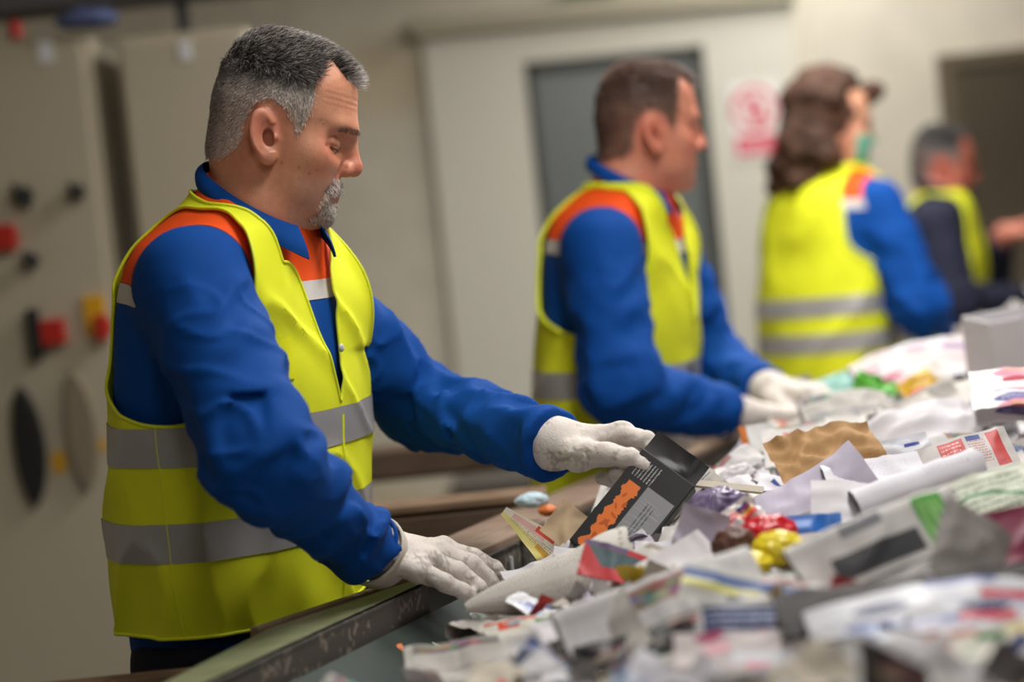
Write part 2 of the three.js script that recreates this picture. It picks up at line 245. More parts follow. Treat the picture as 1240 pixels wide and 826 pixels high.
// switch cabinets on the left
function knob(r, d) { const g = new THREE.CylinderGeometry(r * 0.85, r, d, 20); g.rotateX(Math.PI / 2); g.translate(0, 0, d / 2); return g; }
{
  const zc = -4.6;
  const A = thing('switch_cabinet', 'tall beige switch cabinet with red and black rotary switches', 'cabinet', [-1.33, 0, zc]);
  const L = x => x + 1.33;
  part('body', box(0.86, 1.9, 0.4, 0, 1.03, -0.21, 0.006), M.cabinet, A); part('plinth', box(0.84, 0.08, 0.38, 0, 0.04, -0.21), M.dark, A);
  const d = part('door', box(0.82, 1.84, 0.02, 0, 1.04, 0.0, 0.004), M.cabinet, A);
  const turn = (x, y, big) => { const g = part('selector_knob', merge([knob(big ? 0.024 : 0.018, 0.02), box(0.014, big ? 0.07 : 0.05, 0.022, 0, 0, 0.028, 0.004).rotateZ(0.5)]), M.dark, d); g.position.set(L(x), y, 0.01); return g; };
  turn(-1.087, 1.62, true); turn(-0.962, 1.618); turn(-1.085, 1.472);
  const redsw = (x, y, par, X) => { const p = part('switch_plate', box(0.058, 0.066, 0.01, 0, 0, 0, 0.003), M.yellow, par); p.position.set(X(x), y, 0.014); part('red_handle', merge([knob(0.023, 0.024), box(0.02, 0.062, 0.03, 0, 0, 0.036, 0.005)]), M.red, p); return p; };
  const s0 = part('red_switch', merge([knob(0.028, 0.022), box(0.05, 0.062, 0.03, 0, 0, 0.02, 0.006)]), M.red, d); s0.position.set(L(-1.136), 1.529, 0.01);
  const s1 = part('red_switch', merge([knob(0.026, 0.022), box(0.056, 0.06, 0.03, 0, 0, 0.02, 0.006)]), M.red, d); s1.position.set(L(-1.05), 1.302, 0.01);
  const s1b = part('black_lever', box(0.03, 0.12, 0.035, 0, 0, 0.018, 0.01), M.dark, d); s1b.position.set(L(-1.094), 1.302, 0.01);
  const y1 = part('yellow_plate', box(0.05, 0.09, 0.012, 0, 0, 0.006, 0.003), M.yellow, d); y1.position.set(L(-0.953), 1.332, 0.01);
  const r2 = part('red_switch', merge([knob(0.022, 0.022), box(0.03, 0.06, 0.03, 0, 0, 0.02, 0.006)]), M.red, d); r2.position.set(L(-0.936), 1.302, 0.016);
  const vent = (x, y, m) => { const s = new THREE.Shape(); s.moveTo(0, 0.135); s.bezierCurveTo(0.05, 0.08, 0.05, -0.08, 0.008, -0.135); s.bezierCurveTo(-0.03, -0.08, -0.03, 0.08, 0, 0.135); const g = new THREE.ExtrudeGeometry(s, { depth: 0.016, bevelEnabled: true, bevelSize: 0.006, bevelThickness: 0.006, bevelSegments: 2 }); const q = part('swing_handle', g, m, d); q.position.set(L(x), y, 0.012); };
  vent(-1.145, 1.044, M.dark); vent(-1.02, 1.07, std(srgb(140, 128, 108), 0.6));
  const st = part('sticker', box(0.03, 0.05, 0.003), M.yellow, d); st.position.set(L(-1.075), 1.0, 0.012); const st2 = part('sticker', box(0.024, 0.024, 0.003), M.yellow, d); st2.position.set(L(-0.97), 1.03, 0.012);
  const st3 = part('sticker', box(0.035, 0.05, 0.003), M.white, d); st3.position.set(L(-1.0), 1.945, 0.012);
  const Bc = thing('switch_cabinet', 'narrow plain beige cabinet right of the dark gap', 'cabinet', [-0.69, 0, zc]);
  part('body', box(0.30, 1.88, 0.4, 0, 1.02, -0.21, 0.006), M.cabinet, Bc); part('plinth', box(0.28, 0.08, 0.38, 0, 0.04, -0.21), M.dark, Bc);
  const d2 = part('door', box(0.28, 1.82, 0.02, 0, 1.03, 0, 0.004), M.cabinet, Bc); const s4 = part('sticker', box(0.03, 0.045, 0.003), M.white, d2); s4.position.set(0.01, 1.915, 0.012);
  // things on top of the cabinets
  single('cable_tray', merge([box(1.5, 0.015, 0.16, -1.2, 2.06, zc - 0.14), box(1.5, 0.12, 0.012, -1.2, 2.115, zc - 0.06), box(1.5, 0.12, 0.012, -1.2, 2.115, zc - 0.22), box(0.03, 0.075, 0.03, -1.5, 2.018, zc - 0.14), box(0.03, 0.09, 0.03, -0.7, 2.008, zc - 0.14)]), std(srgb(92, 90, 92), 0.6), 'grey cable tray running above the switch cabinets', 'cable tray');
  single('folded_cloth', (() => { const g = new THREE.SphereGeometry(1, 20, 12); const P = g.attributes.position; for (let i = 0; i < P.count; i++) { const x = P.getX(i), y = P.getY(i), z = P.getZ(i); P.setXYZ(i, x * 0.075, Math.max(y, -0.6) * 0.026 + 0.006 * noise(x * 2, z * 3, 1), z * 0.05); } g.computeVertexNormals(); g.translate(-0.9, 2.009, zc + 0.0); return g; })(), std(srgb(92, 104, 150), 0.8), 'blue folded cloth lying on the cabinet top', 'cloth');
  single('warning_lamp', merge([knob(0.018, 0.02).rotateX(-Math.PI / 2).translate(-1.07, 1.985, zc - 0.02), new THREE.SphereGeometry(0.017, 14, 10).translate(-1.07, 2.012, zc - 0.02)]), M.red, 'small red warning lamp on the cabinet top', 'lamp');
}
// ceiling lamps out of view, set to light sorters, heap and far room
for (const [x, z, w, l, e] of UNSEEN_LAMPS) {
  const f = thing('unseen_ceiling_lamp', `unseen long fluorescent ceiling lamp ${z > -1 ? 'above the viewer' : z < -7 ? 'in the dim room beyond' : z > -3 ? 'above the near belt' : x < 0 ? 'near the switch cabinets' : z > -5 ? 'above the middle of the belt' : 'above the far end of the belt'}`, 'lamp', [x, CEILING, z]);
  part('housing', box(w + 0.04, 0.05, l + 0.04, 0, -0.026, 0, 0.006), M.white, f);
  part('diffuser', box(w, 0.02, l, 0, -0.06, 0, 0.004), std(0xffffff, 0.5, { emissive: new THREE.Color(1, 0.96, 0.88), emissiveIntensity: 2 }), f);
  const a = new THREE.RectAreaLight(new THREE.Color(1, 0.982, 0.945), e, w, l); a.position.set(x, CEILING - 0.075, z); a.rotation.x = -Math.PI / 2; scene.add(a);
}

// ------------------------------------------------------------------ the sorting belt; u runs along it, v across it
const BO = [-0.337, -2.003], BU = [0.39, -0.9208], BV = [0.9208, 0.39];
const bw = (u, y, v) => [BO[0] + BU[0] * u + BV[0] * v, y, BO[1] + BU[1] * u + BV[1] * v];
const BTURN = Math.atan2(-BU[1], BU[0]);                            // turns local +x onto u; local +z then points along v
const RAIL = 0.98;
function pile(u, v) {                                              // top of the heap
  const e = sstep(0.02, 0.30, v), far = sstep(0.9, 2.2, u), left = sstep(-0.1, 0.75, u + v * 1.2);
  return 0.905 + left * e * (0.115 + 0.035 * far) + 0.022 * e * left * noise(u * 5, v * 5, 3) + 0.025 * far * e * noise(u * 2.3 + 4, v * 3, 8);
}
{
  const dirt = noiseTex(256, (u, v) => { const n = noise(u * 14, v * 14) * 0.5 + noise(u * 40, v * 40, 5) * 0.5, s = sstep(0.12, 0.3, n); return [0.30 + 0.20 * s, 0.28 + 0.18 * s, 0.26 + 0.16 * s]; }, true);
  const wornSteel = std(0xffffff, 0.55, { map: dirt }), wood = std(0xffffff, 0.75, { map: noiseTex(256, (u, v) => { const n = 0.07 * noise(u * 4, v * 60) + 0.08 * noise(u * 9, v * 9, 3); return [0.50 + n, 0.40 + n, 0.31 + n]; }, true) });
  const plank = std(0xffffff, 0.75, { map: noiseTex(256, (u, v) => { const n = 0.06 * noise(u * 3, v * 50) + 0.07 * noise(u * 9, v * 9, 7); return [0.56 + n, 0.47 + n, 0.40 + n]; }, true) });
  const green = std(0xffffff, 0.65, { map: noiseTex(256, (u, v) => { const n = 0.05 * noise(u * 8, v * 8) + 0.05 * noise(u * 30, v * 30, 3), w = 0.1 * sstep(0.25, 0.5, noise(u * 5, v * 5, 6)); return [0.50 + n + w, 0.52 + n + w * 0.7, 0.38 + n + w]; }, true) });
  const rubber = std(srgb(40, 52, 46), 0.7);
  const c = thing('conveyor', 'long sorting conveyor with dark rubber belt and worn rails', 'conveyor', [BO[0], 0, BO[1]], BTURN);
  part('belt', uvBox(box(4.95, 0.012, 1.06, 1.275, 0.894, 0.53)), rubber, c, 'dark green rubber belt');
  part('belt_tray', box(4.95, 0.02, 1.06, 1.275, 0.875, 0.53), M.darkgrey, c);
  // near steel rail of the man's station, then the next lengths
  const rail = (u0, u1, y1, mat) => part('side_rail', uvBox(merge([box(u1 - u0, 0.052, 0.012, (u0 + u1) / 2, y1 - 0.026, -0.006, 0.003), box(u1 - u0, 0.012, 0.014, (u0 + u1) / 2, y1 - 0.006, -0.007, 0.003)]), 3), mat, c);
  rail(-1.2, 0.515, RAIL, wornSteel); rail(0.62, 0.82, RAIL, wornSteel); rail(0.83, 1.04, RAIL, wornSteel); rail(1.05, 3.75, RAIL, wornSteel);
  for (const u of [0.66, 0.78, 0.88, 0.99]) part('bolt', box(0.004, 0.02, 0.003, u, 0.955, 0.0015), M.white, c);
  const skirt = box(4.95, 0.012, 0.07, 1.275, 0, 0, 0); skirt.rotateX(0.75); skirt.translate(0, 0.918, 0.03); part('rubber_skirt', skirt, rubber, c);
  const sh = new THREE.Shape(); [[-1.2, -0.03], [-0.3, -0.04], [0.0, -0.062], [0.27, -0.088], [0.60, -0.034], [0.60, -0.013], [-1.2, -0.013]].forEach(([u, v], i) => i ? sh.lineTo(u, -v) : sh.moveTo(u, -v));
  const pg = new THREE.ExtrudeGeometry(sh, { depth: 0.008, bevelEnabled: false }); pg.rotateX(-Math.PI / 2); pg.translate(0, RAIL - 0.009, 0); part('green_guard_plate', uvBox(pg), green, c, 'worn olive green guard plate');
  const bat = (a, b, w, h, y, mat, name) => { const dx = b[0] - a[0], dz = b[1] - a[1], l = Math.hypot(dx, dz), g = uvBox(box(l, h, w, 0, 0, 0, 0.003), 2); g.rotateY(Math.atan2(-dz, dx)); g.translate((a[0] + b[0]) / 2, y, (a[1] + b[1]) / 2); return part(name, g, mat, c); };
  bat([0.25, -0.098], [0.60, -0.036], 0.016, 0.022, RAIL - 0.008, wood, 'wooden_batten');
  part('wooden_cap', uvBox(box(0.44, 0.016, 0.105, 0.84, RAIL + 0.004, -0.056, 0.004), 2), plank, c); part('wooden_cap', uvBox(box(2.68, 0.016, 0.10, 2.41, RAIL + 0.004, -0.056, 0.004), 2), plank, c);
  part('side_panel', box(4.95, 0.55, 0.02, 1.275, 0.6, -0.03), M.darkgrey, c); part('side_panel', box(4.95, 0.42, 0.02, 1.275, 0.66, 1.08), M.darkgrey, c);
  part('side_rail', uvBox(box(4.95, 0.07, 0.02, 1.275, 0.935, 1.07, 0.003), 3), wornSteel, c);
  for (const u of [-1.0, 0.5, 2.0, 3.6]) for (const v of [0.05, 1.0]) part('leg', box(0.06, 0.87, 0.06, u, 0.435, v, 0.004), M.darkgrey, c);
  // low beams that part the stations
  const beamA = uvBox(box(0.9, 0.02, 0.03, -0.80, 0.938, -2.245, 0.004), 2), beamB = uvBox(box(0.60, 0.07, 0.09, -0.27, 0.965, -3.06, 0.012), 2), beamC = uvBox(box(0.9, 0.07, 0.09, 0.03, 0.965, -4.15, 0.012), 2);
  const sa = thing('station_divider', 'thin brown edged divider in front of the bearded worker', 'divider', [0, 0, 0]); part('top_batten', beamA, wood, sa); part('panel', box(0.88, 0.888, 0.02, -0.80, 0.479, -2.247), std(srgb(46, 42, 40), 0.7), sa); part('foot', box(0.88, 0.035, 0.06, -0.80, 0.0175, -2.247), M.darkgrey, sa);
  const brownWood = std(0xffffff, 0.75, { map: noiseTex(256, (u, v) => { const n = 0.05 * noise(u * 3, v * 40) + 0.06 * noise(u * 8, v * 8, 2); return [0.37 + n, 0.29 + n, 0.23 + n]; }, true) });
  const sb = thing('station_divider', 'brown wooden beam divider just behind the bearded worker', 'divider', [0, 0, 0]); part('beam', beamB, brownWood, sb); part('top_batten', uvBox(box(0.60, 0.014, 0.094, -0.27, 1.006, -3.06, 0.004), 2), wood, sb); part('panel', box(0.58, 0.78, 0.02, -0.27, 0.56, -3.06), M.darkgrey, sb); for (const x of [-0.54, 0.0]) part('leg', box(0.05, 0.93, 0.05, x, 0.465, -3.06), M.darkgrey, sb);
  const sc = thing('station_divider', 'brown wooden beam divider behind the second worker', 'divider', [0, 0, 0]); part('beam', beamC, brownWood, sc); for (const x of [-0.36, 0.4]) part('leg', box(0.05, 0.93, 0.05, x, 0.465, -4.15), M.darkgrey, sc);
}

// ------------------------------------------------------------------ people (local axes: x to the person's left, y up, z forward)
const faceOutline = [[-0.052, 0.112], [-0.038, 0.122], [-0.018, 0.127], [0.010, 0.127], [0.037, 0.125], [0.064, 0.117], [0.083, 0.105], [0.094, 0.092], [0.0985, 0.080], [0.1025, 0.061], [0.1065, 0.047], [0.1085, 0.036], [0.1055, 0.022], [0.103, 0.008], [0.102, -0.010], [0.1025, -0.028], [0.1045, -0.040], [0.102, -0.050], [0.100, -0.060], [0.1015, -0.072], [0.098, -0.084], [0.090, -0.090], [0.078, -0.094], [0.06, -0.10], [0.02, -0.10], [-0.03, -0.07], [-0.052, -0.045], [-0.058, -0.028], [-0.064, -0.010], [-0.070, 0.004], [-0.0755, 0.022], [-0.077, 0.04], [-0.0755, 0.058], [-0.072, 0.08], [-0.064, 0.098]];
const outlineD = grid2(poly2(faceOutline), -0.13, 0.16, -0.15, 0.17, 0.002);
const widthT = table([[-0.10, 0.046], [-0.075, 0.052], [-0.05, 0.0615], [-0.02, 0.0685], [0.01, 0.0735], [0.05, 0.0775], [0.10, 0.078]]);
const tmp1 = [0];
function headField() {
  const mir = fns => fns, S = 0.088, E = 2.35;
  const brow = cone([0.010, 0.0335, 0.0995], [0.044, 0.0325, 0.081], 0.0075, 0.0085), socket = ellip([0.041, 0.0115, 0.1005], [0.0225, 0.0145, 0.0215]), lid = ellip([0.034, 0.0100, 0.0795], [0.0170, 0.0122, 0.0138]), bag = cone([0.021, -0.0035, 0.0895], [0.046, -0.001, 0.0775], 0.0045, 0.004);
  const cheek = ellip([0.047, -0.012, 0.062], [0.022, 0.02, 0.026]), jowl = ellip([0.043, -0.055, 0.045], [0.02, 0.024, 0.032]);
  const noseA = cone([0, 0.022, 0.1035], [0, -0.006, 0.1155], 0.0075, 0.0082), tip = ball([0, -0.0118, 0.1152], 0.0116), wing = ball([0.012, -0.0165, 0.107], 0.0092), nostril = ball([0.0068, -0.0245, 0.1125], 0.0036);
  const lipU = cone([0.021, -0.0505, 0.093], [0.004, -0.0465, 0.1035], 0.0042, 0.0052), lipL = cone([0.018, -0.0545, 0.0935], [0, -0.0565, 0.1015], 0.0042, 0.0058), mouth = cone([0.025, -0.052, 0.0915], [0, -0.0515, 0.1085], 0.0014, 0.0014);
  const fold = cone([0.019, -0.014, 0.1045], [0.034, -0.05, 0.087], 0.0022, 0.003), chin = ball([0, -0.078, 0.0845], 0.0165), crow = cone([0.045, 0.008, 0.088], [0.058, 0.004, 0.075], 0.0009, 0.0009), lidEdge = cone([0.022, 0.0035, 0.0895], [0.047, 0.0035, 0.0835], 0.0013, 0.0013);
  return (px, y, z) => {
    const x = Math.abs(px);
    const s = -outlineD(z, y), W = widthT(y, tmp1)[0] * (1 - 0.13 * sstep(0.03, 0.10, z)), t = Math.max(0, 1 - s / S);
    let d = (Math.pow(Math.pow(x / W, E) + Math.pow(t, E), 1 / E) - 1) * 0.08;
    if (d > 0.06) return d;
    d = smin(d, cheek(x, y, z), 0.03); d = smin(d, jowl(x, y, z), 0.03);
    d = smin(d, brow(x, y, z), 0.014);
    d = smax(d, -socket(x, y, z), 0.014);
    d = smin(d, bag(x, y, z), 0.008); d = smin(d, lid(x, y, z), 0.0025); d = smax(d, -lidEdge(x, y, z), 0.002);
    d = smin(d, noseA(x, y, z), 0.012); d = smin(d, tip(x, y, z), 0.006); d = smin(d, wing(x, y, z), 0.005); d = smax(d, -nostril(x, y, z), 0.003);
    d = smin(d, chin(x, y, z), 0.018); d = smin(d, lipU(x, y, z), 0.006); d = smin(d, lipL(x, y, z), 0.005); d = smax(d, -mouth(x, y, z), 0.002); d = smax(d, -fold(x, y, z), 0.010); d = smax(d, -crow(x, y, z), 0.004);
    // forehead and eye wrinkles
    if (z > 0.06 && y > 0.04) d += 0.0004 * Math.sin(y * 900 + x * 30) * sstep(0.05, 0.06, y) * sstep(0.085, 0.07, y);
    // ear
    const ey0 = y + 0.003, ez0 = z - 0.002, ca = 0.927, sa = 0.375, ey = ey0 * ca - ez0 * sa, ez = ez0 * ca + ey0 * sa;      // ear axis leans back at the top
    if (Math.abs(ey) < 0.05 && Math.abs(ez) < 0.04) {
      const rx = 0.0175 * (ey < 0 ? 1 - 0.22 * sstep(0, -0.033, ey) : 1), q = Math.hypot(ez / rx, ey / 0.0335), e2 = (q - 1) * 0.019, xo = 0.0755 + 0.30 * (0.012 - ez) - (y > 0 ? 0 : 0.06 * -y), xd = x - xo;
      let plate = Math.max(e2, Math.abs(xd) - 0.003);
      const conch = Math.hypot((ez - 0.0045) / 0.0062, (ey + 0.003) / 0.0098), hollow = Math.max((conch - 1) * 0.008, -(xd + 0.006)); plate = smax(plate, -hollow, 0.003);
      const rim = Math.hypot(e2 + 0.0035, xd - 0.0035) - 0.0037 + 0.006 * sstep(-0.012, -0.03, ey) * 0 + (ez > 0.006 && ey < 0.012 && ey > -0.02 ? 0.01 : 0);
      const q2 = Math.hypot((ez - 0.001) / 0.0098, (ey - 0.001) / 0.019), anti = Math.hypot((q2 - 1) * 0.011, xd - 0.0025) - 0.0026 + (ez > 0.004 ? 0.01 : 0);
      const lobe = Math.hypot((ez - 0.001) / 1.25, (ey + 0.0265), xd * 1.6 - 0.001) - 0.0085, trag = Math.hypot(ez - 0.0125, ey + 0.004, (xd - 0.002) * 0.8) - 0.0045;
      let e = smin(smin(plate, rim, 0.003), anti, 0.003); e = smin(smin(e, lobe, 0.006), trag, 0.004);
      d = smin(d, e, 0.006); d = smax(d, -Math.max((conch - 1) * 0.0075, -(xd + 0.0075)), 0.003);
    }
    return d;
  };
}
const HEAD = headField();
const hairSide = poly2([[0.056, 0.100], [0.050, 0.075], [0.054, 0.05], [0.049, 0.026], [0.044, 0.008], [0.037, 0.008], [0.029, 0.022], [0.020, 0.034], [-0.004, 0.042], [-0.018, 0.030], [-0.024, 0.004], [-0.024, -0.026], [-0.044, -0.046], [-0.075, -0.045], [-0.13, 0.03], [-0.12, 0.16], [0.05, 0.17]]);
const hairTop = poly2([[0.135, 0.0855], [0.098, 0.0865], [0.080, 0.092], [0.06, 0.09], [-0.05, 0.06], [-0.13, 0.06], [-0.12, 0.17], [0.14, 0.17]]);
const hairMask = (x, y, z) => Math.min(hairSide(z, y), hairTop(z, y) + sstep(0.036, 0.056, Math.abs(x) + 0.4 * Math.max(0, 0.075 - z)) * 0.05) + 0.0015 * noise(x * 160, y * 160, z * 160);

function strandsGeo(list) {                                        // list of [point, tip, width, colour]
  const pos = [], nor = [], col = [], idx = [], a = new THREE.Vector3(), b = new THREE.Vector3(), t = new THREE.Vector3(), m = new THREE.Vector3();
  for (const [p, q, w, c, n] of list) {
    t.copy(q).sub(p).normalize(); a.crossVectors(t, Math.abs(t.y) < 0.9 ? new THREE.Vector3(0, 1, 0) : new THREE.Vector3(1, 0, 0)).normalize(); b.crossVectors(t, a);
    const o = pos.length / 3; m.copy(p).lerp(q, 0.5);
    if (n) m.addScaledVector(n, p.distanceTo(q) * 0.18);
    for (let ring = 0; ring < 2; ring++) for (let k = 0; k < 3; k++) { const an = k * 2.0944, r = ring ? w * 0.8 : w, cx = Math.cos(an) * r, cy = Math.sin(an) * r, base = ring ? m : p; pos.push(base.x + a.x * cx + b.x * cy, base.y + a.y * cx + b.y * cy, base.z + a.z * cx + b.z * cy); nor.push(a.x * Math.cos(an) + b.x * Math.sin(an), a.y * Math.cos(an) + b.y * Math.sin(an), a.z * Math.cos(an) + b.z * Math.sin(an)); col.push(...c); }
    pos.push(q.x, q.y, q.z); nor.push(t.x, t.y, t.z); col.push(...c);
    for (let k = 0; k < 3; k++) { const j = (k + 1) % 3; idx.push(o + k, o + j, o + 3 + j, o + k, o + 3 + j, o + 3 + k, o + 3 + k, o + 3 + j, o + 6); }
  }
  const g = new THREE.BufferGeometry(); g.setAttribute('position', new THREE.Float32BufferAttribute(pos, 3)); g.setAttribute('normal', new THREE.Float32BufferAttribute(nor, 3)); g.setAttribute('color', new THREE.Float32BufferAttribute(col, 3)); g.setIndex(idx); return g;
}
function scatter(g, weight, count, rand) {                         // random points on the triangles, with the density weight(x, y, z)
  const P = g.attributes.position, N = g.attributes.normal, I = g.index.array, cum = [], ids = []; let sum = 0;
  const A = new THREE.Vector3(), B = new THREE.Vector3(), C = new THREE.Vector3();
  for (let t = 0; t < I.length; t += 3) { A.fromBufferAttribute(P, I[t]); B.fromBufferAttribute(P, I[t + 1]); C.fromBufferAttribute(P, I[t + 2]); const cx = (A.x + B.x + C.x) / 3, cy = (A.y + B.y + C.y) / 3, cz = (A.z + B.z + C.z) / 3, w = weight(cx, cy, cz); if (w <= 0) continue; B.sub(A); C.sub(A); sum += B.cross(C).length() * w; cum.push(sum); ids.push(t); }
  const out = []; if (!cum.length) return out;
  for (let k = 0; k < count; k++) {
    const r = rand() * sum; let lo = 0, hi = cum.length - 1; while (lo < hi) { const m = (lo + hi) >> 1; cum[m] < r ? lo = m + 1 : hi = m; }
    const t = ids[lo]; let u = rand(), v = rand(); if (u + v > 1) { u = 1 - u; v = 1 - v; } const w = 1 - u - v, q = [I[t], I[t + 1], I[t + 2]], p = new THREE.Vector3(), n = new THREE.Vector3();
    [w, u, v].forEach((c, i) => { p.addScaledVector(A.fromBufferAttribute(P, q[i]), c); n.addScaledVector(A.fromBufferAttribute(N, q[i]), c); }); out.push([p, n.normalize()]);
  } return out;
}
const lin = (r, g, b) => { const c = srgb(r, g, b); return [c.r, c.g, c.b]; };
function colour(g, fn) { const P = g.attributes.position, c = new Float32Array(P.count * 3); for (let i = 0; i < P.count; i++) { const q = fn(P.getX(i), P.getY(i), P.getZ(i)); c[3 * i] = q[0]; c[3 * i + 1] = q[1]; c[3 * i + 2] = q[2]; } g.setAttribute('color', new THREE.BufferAttribute(c, 3)); return g; }
const mix3 = (a, b, t) => [lerp(a[0], b[0], t), lerp(a[1], b[1], t), lerp(a[2], b[2], t)];
const gauss = (x, y, z, c, r) => Math.exp(-((x - c[0]) ** 2 + (y - c[1]) ** 2 + (z - c[2]) ** 2) / (r * r));
const spots = [[0.030, -0.030, 0.0022], [0.052, -0.030, 0.0022], [0.060, -0.020, 0.0016], [0.066, -0.034, 0.0026], [0.055, -0.043, 0.0014], [0.063, -0.046, 0.0016], [0.048, -0.012, 0.0013], [0.068, 0.030, 0.0022], [0.064, 0.034, 0.0018], [0.057, 0.0, 0.0012], [0.074, -0.028, 0.0018], [0.045, -0.037, 0.0013], [0.019, 0.056, 0.0016], [0.080, 0.060, 0.0012]];
function skinTone(base, ruddy, x, y, z, beardy) {
  const ax = Math.abs(x); let r = gauss(ax, y, z, [0, -0.012, 0.118], 0.02) * 0.75 + gauss(ax, y, z, [0.05, -0.012, 0.075], 0.024) * 0.45 + gauss(ax, y, z, [0.085, 0.0, -0.008], 0.034) * 0.5 + 0.35 * sstep(-0.06, -0.13, y) + 0.22 * noise(x * 45, y * 45, z * 45);
  let c = mix3(base, ruddy, clamp(r + 0.15)); const n = 1 + 0.10 * noise(x * 120, y * 120, z * 120) + 0.06 * noise(x * 30 + 9, y * 30, z * 30); c = c.map(v => v * n);
  for (const [sz, sy, sr] of spots) { const dd = Math.hypot(z - sz, y - sy); if (dd < sr * 2.2) c = mix3(c, [base[0] * 0.34, base[1] * 0.24, base[2] * 0.2], 0.5 * sstep(sr * 1.2, sr * 0.3, dd)); }
  const lips = Math.exp(-((y + 0.052) ** 2) / 0.00003) * sstep(0.088, 0.098, z) * sstep(0.026, 0.018, ax); c = mix3(c, [ruddy[0] * 0.85, ruddy[1] * 0.7, ruddy[2] * 0.75], lips * 0.8);
  if (beardy) { const b = sstep(-0.03, -0.05, y) * sstep(0.035, 0.07, z); c = mix3(c, [0.36, 0.30, 0.27], b * 0.35 * (0.6 + 0.6 * noise(x * 300, y * 300, z * 300))); }
  return c;
}
const CLOTH = {
  blue: std(srgb(2, 68, 146), 0.8, { bumpMap: weave, bumpScale: 0.0004 }),
  navy: std(srgb(40, 42, 60), 0.8), orange: std(srgb(240, 84, 26), 0.75, { bumpMap: weave, bumpScale: 0.0003 }),
  yellow: std(new THREE.Color(0.80, 0.84, 0.026), 0.68, { bumpMap: weave, bumpScale: 0.0003 }), binding: std(new THREE.Color(0.80, 0.86, 0.02), 0.6),
  patch: std(new THREE.Color(0.86, 0.88, 0.02), 0.45),
  silver: std(srgb(166, 163, 163), 0.42, { metalness: 0.15 }), tape: std(srgb(205, 200, 196), 0.5),
  trousers: std(srgb(26, 28, 38), 0.85), boot: std(srgb(34, 30, 28), 0.6), sole: std(srgb(18, 18, 18), 0.8),
  glove: std(0xffffff, 0.9, { bumpMap: suede, bumpScale: 0.0005, map: noiseTex(256, (u, v) => { const n = 0.03 * noise(u * 30, v * 30), d = 0.16 * sstep(0.18, 0.5, noise(u * 4 + 3, v * 4) + 0.35 * noise(u * 22, v * 22, 6)); return [0.845 + n - d, 0.81 + n - d, 0.785 + n - d]; }, true) }), hem: std(srgb(206, 196, 186), 0.9), button: std(srgb(190, 190, 190), 0.4),
  mask: std(srgb(110, 205, 180), 0.85),
};
for (const k of ['blue', 'navy', 'orange', 'yellow', 'patch', 'glove', 'trousers']) { const m = CLOTH[k]; CLOTH[k] = new THREE.MeshPhysicalMaterial({ color: m.color, roughness: m.roughness, bumpMap: m.bumpMap, bumpScale: m.bumpScale, map: m.map, specularIntensity: 0.35, side: THREE.DoubleSide }); }
const skinMat = new THREE.MeshPhysicalMaterial({ vertexColors: true, roughness: 0.5, bumpMap: skinBump, bumpScale: 0.00022, side: THREE.DoubleSide });
const hairMat = new THREE.MeshStandardMaterial({ vertexColors: true, roughness: 0.55, side: THREE.DoubleSide });

function gloveField(h) {
  const f = ['index', 'middle', 'ring', 'pinky', 'thumb'], R = { index: 0.0126, middle: 0.0130, ring: 0.0124, pinky: 0.0114, thumb: 0.0140 }, chains = f.map(k => { const j = h[k], r = R[k]; return [cone(j[0], j[1], r * 1.14, r * 1.04), cone(j[1], j[2], r * 1.04, r), cone(j[2], j[3], r, r * 0.9)]; });
  const web = [['index', 'middle'], ['middle', 'ring'], ['ring', 'pinky']].map(([a, b]) => cone(h[a][0], h[b][0], 0.0138, 0.013)), back = ['index', 'middle', 'ring', 'pinky'].map(k => cone(h.w, h[k][0], 0.0235, 0.0135)), ball0 = cone(h.palm, h.thumb[0], 0.022, 0.021), base = cone(h.thumb[0], h.thumb[1], 0.019, 0.0145);
  return (x, y, z) => {
    let p = 1; for (const q of back) p = smin(p, q(x, y, z), 0.012); for (const q of web) p = smin(p, q(x, y, z), 0.010); p = smin(p, ball0(x, y, z), 0.014); p = smin(p, base(x, y, z), 0.012);
    let d = p; for (const c of chains) { let e = c[0](x, y, z); e = smin(e, c[1](x, y, z), 0.004); e = smin(e, c[2](x, y, z), 0.004); d = smin(d, e, 0.0055); }
    if (Math.abs(d) < 0.02) { const n = noise(x * 55, y * 55, z * 55), m = noise(x * 22 + 5, y * 22, z * 22); const c = 1 - 3.2 * Math.abs(noise(x * 34 + 3, y * 34, z * 34)); d += 0.0009 * (1 - 2 * Math.abs(n)) + 0.0012 * m + 0.0013 * Math.max(0, c); }
    return d;
  };
}
// a relaxed hand: wrist, direction of the fingers, direction of the back of the hand, side (+1 left hand), curl in radians per joint
function handJoints(w, dir, up, side, curl) {
  const D = new THREE.Vector3(...dir).normalize(), U = new THREE.Vector3(...up).addScaledVector(D, -D.dot(new THREE.Vector3(...up))).normalize(), T = new THREE.Vector3().crossVectors(U, D).multiplyScalar(-side), W = new THREE.Vector3(...w);   // T: towards the thumb
  const at = (f, t, u) => W.clone().addScaledVector(D, f).addScaledVector(T, t).addScaledVector(U, u).toArray(), out = { w, palm: at(0.045, 0.006, -0.004) };
  [['index', 0.031, 0.094, 0.043], ['middle', 0.010, 0.098, 0.047], ['ring', -0.012, 0.094, 0.043], ['pinky', -0.032, 0.086, 0.034]].forEach(([k, t, f0, l]) => { let f = f0, u = 0.002, a = 0; const j = [at(f, t, u)]; for (const s of [1, 0.65, 0.55]) { a += curl; f += Math.cos(a) * l * s; u -= Math.sin(a) * l * s; j.push(at(f, t * (1 - 0.1), u)); } out[k] = j; });
  out.thumb = [at(0.03, 0.032, -0.012), at(0.062, 0.05, -0.02), at(0.088, 0.054, -0.03), at(0.106, 0.05, -0.038)]; return out;
}
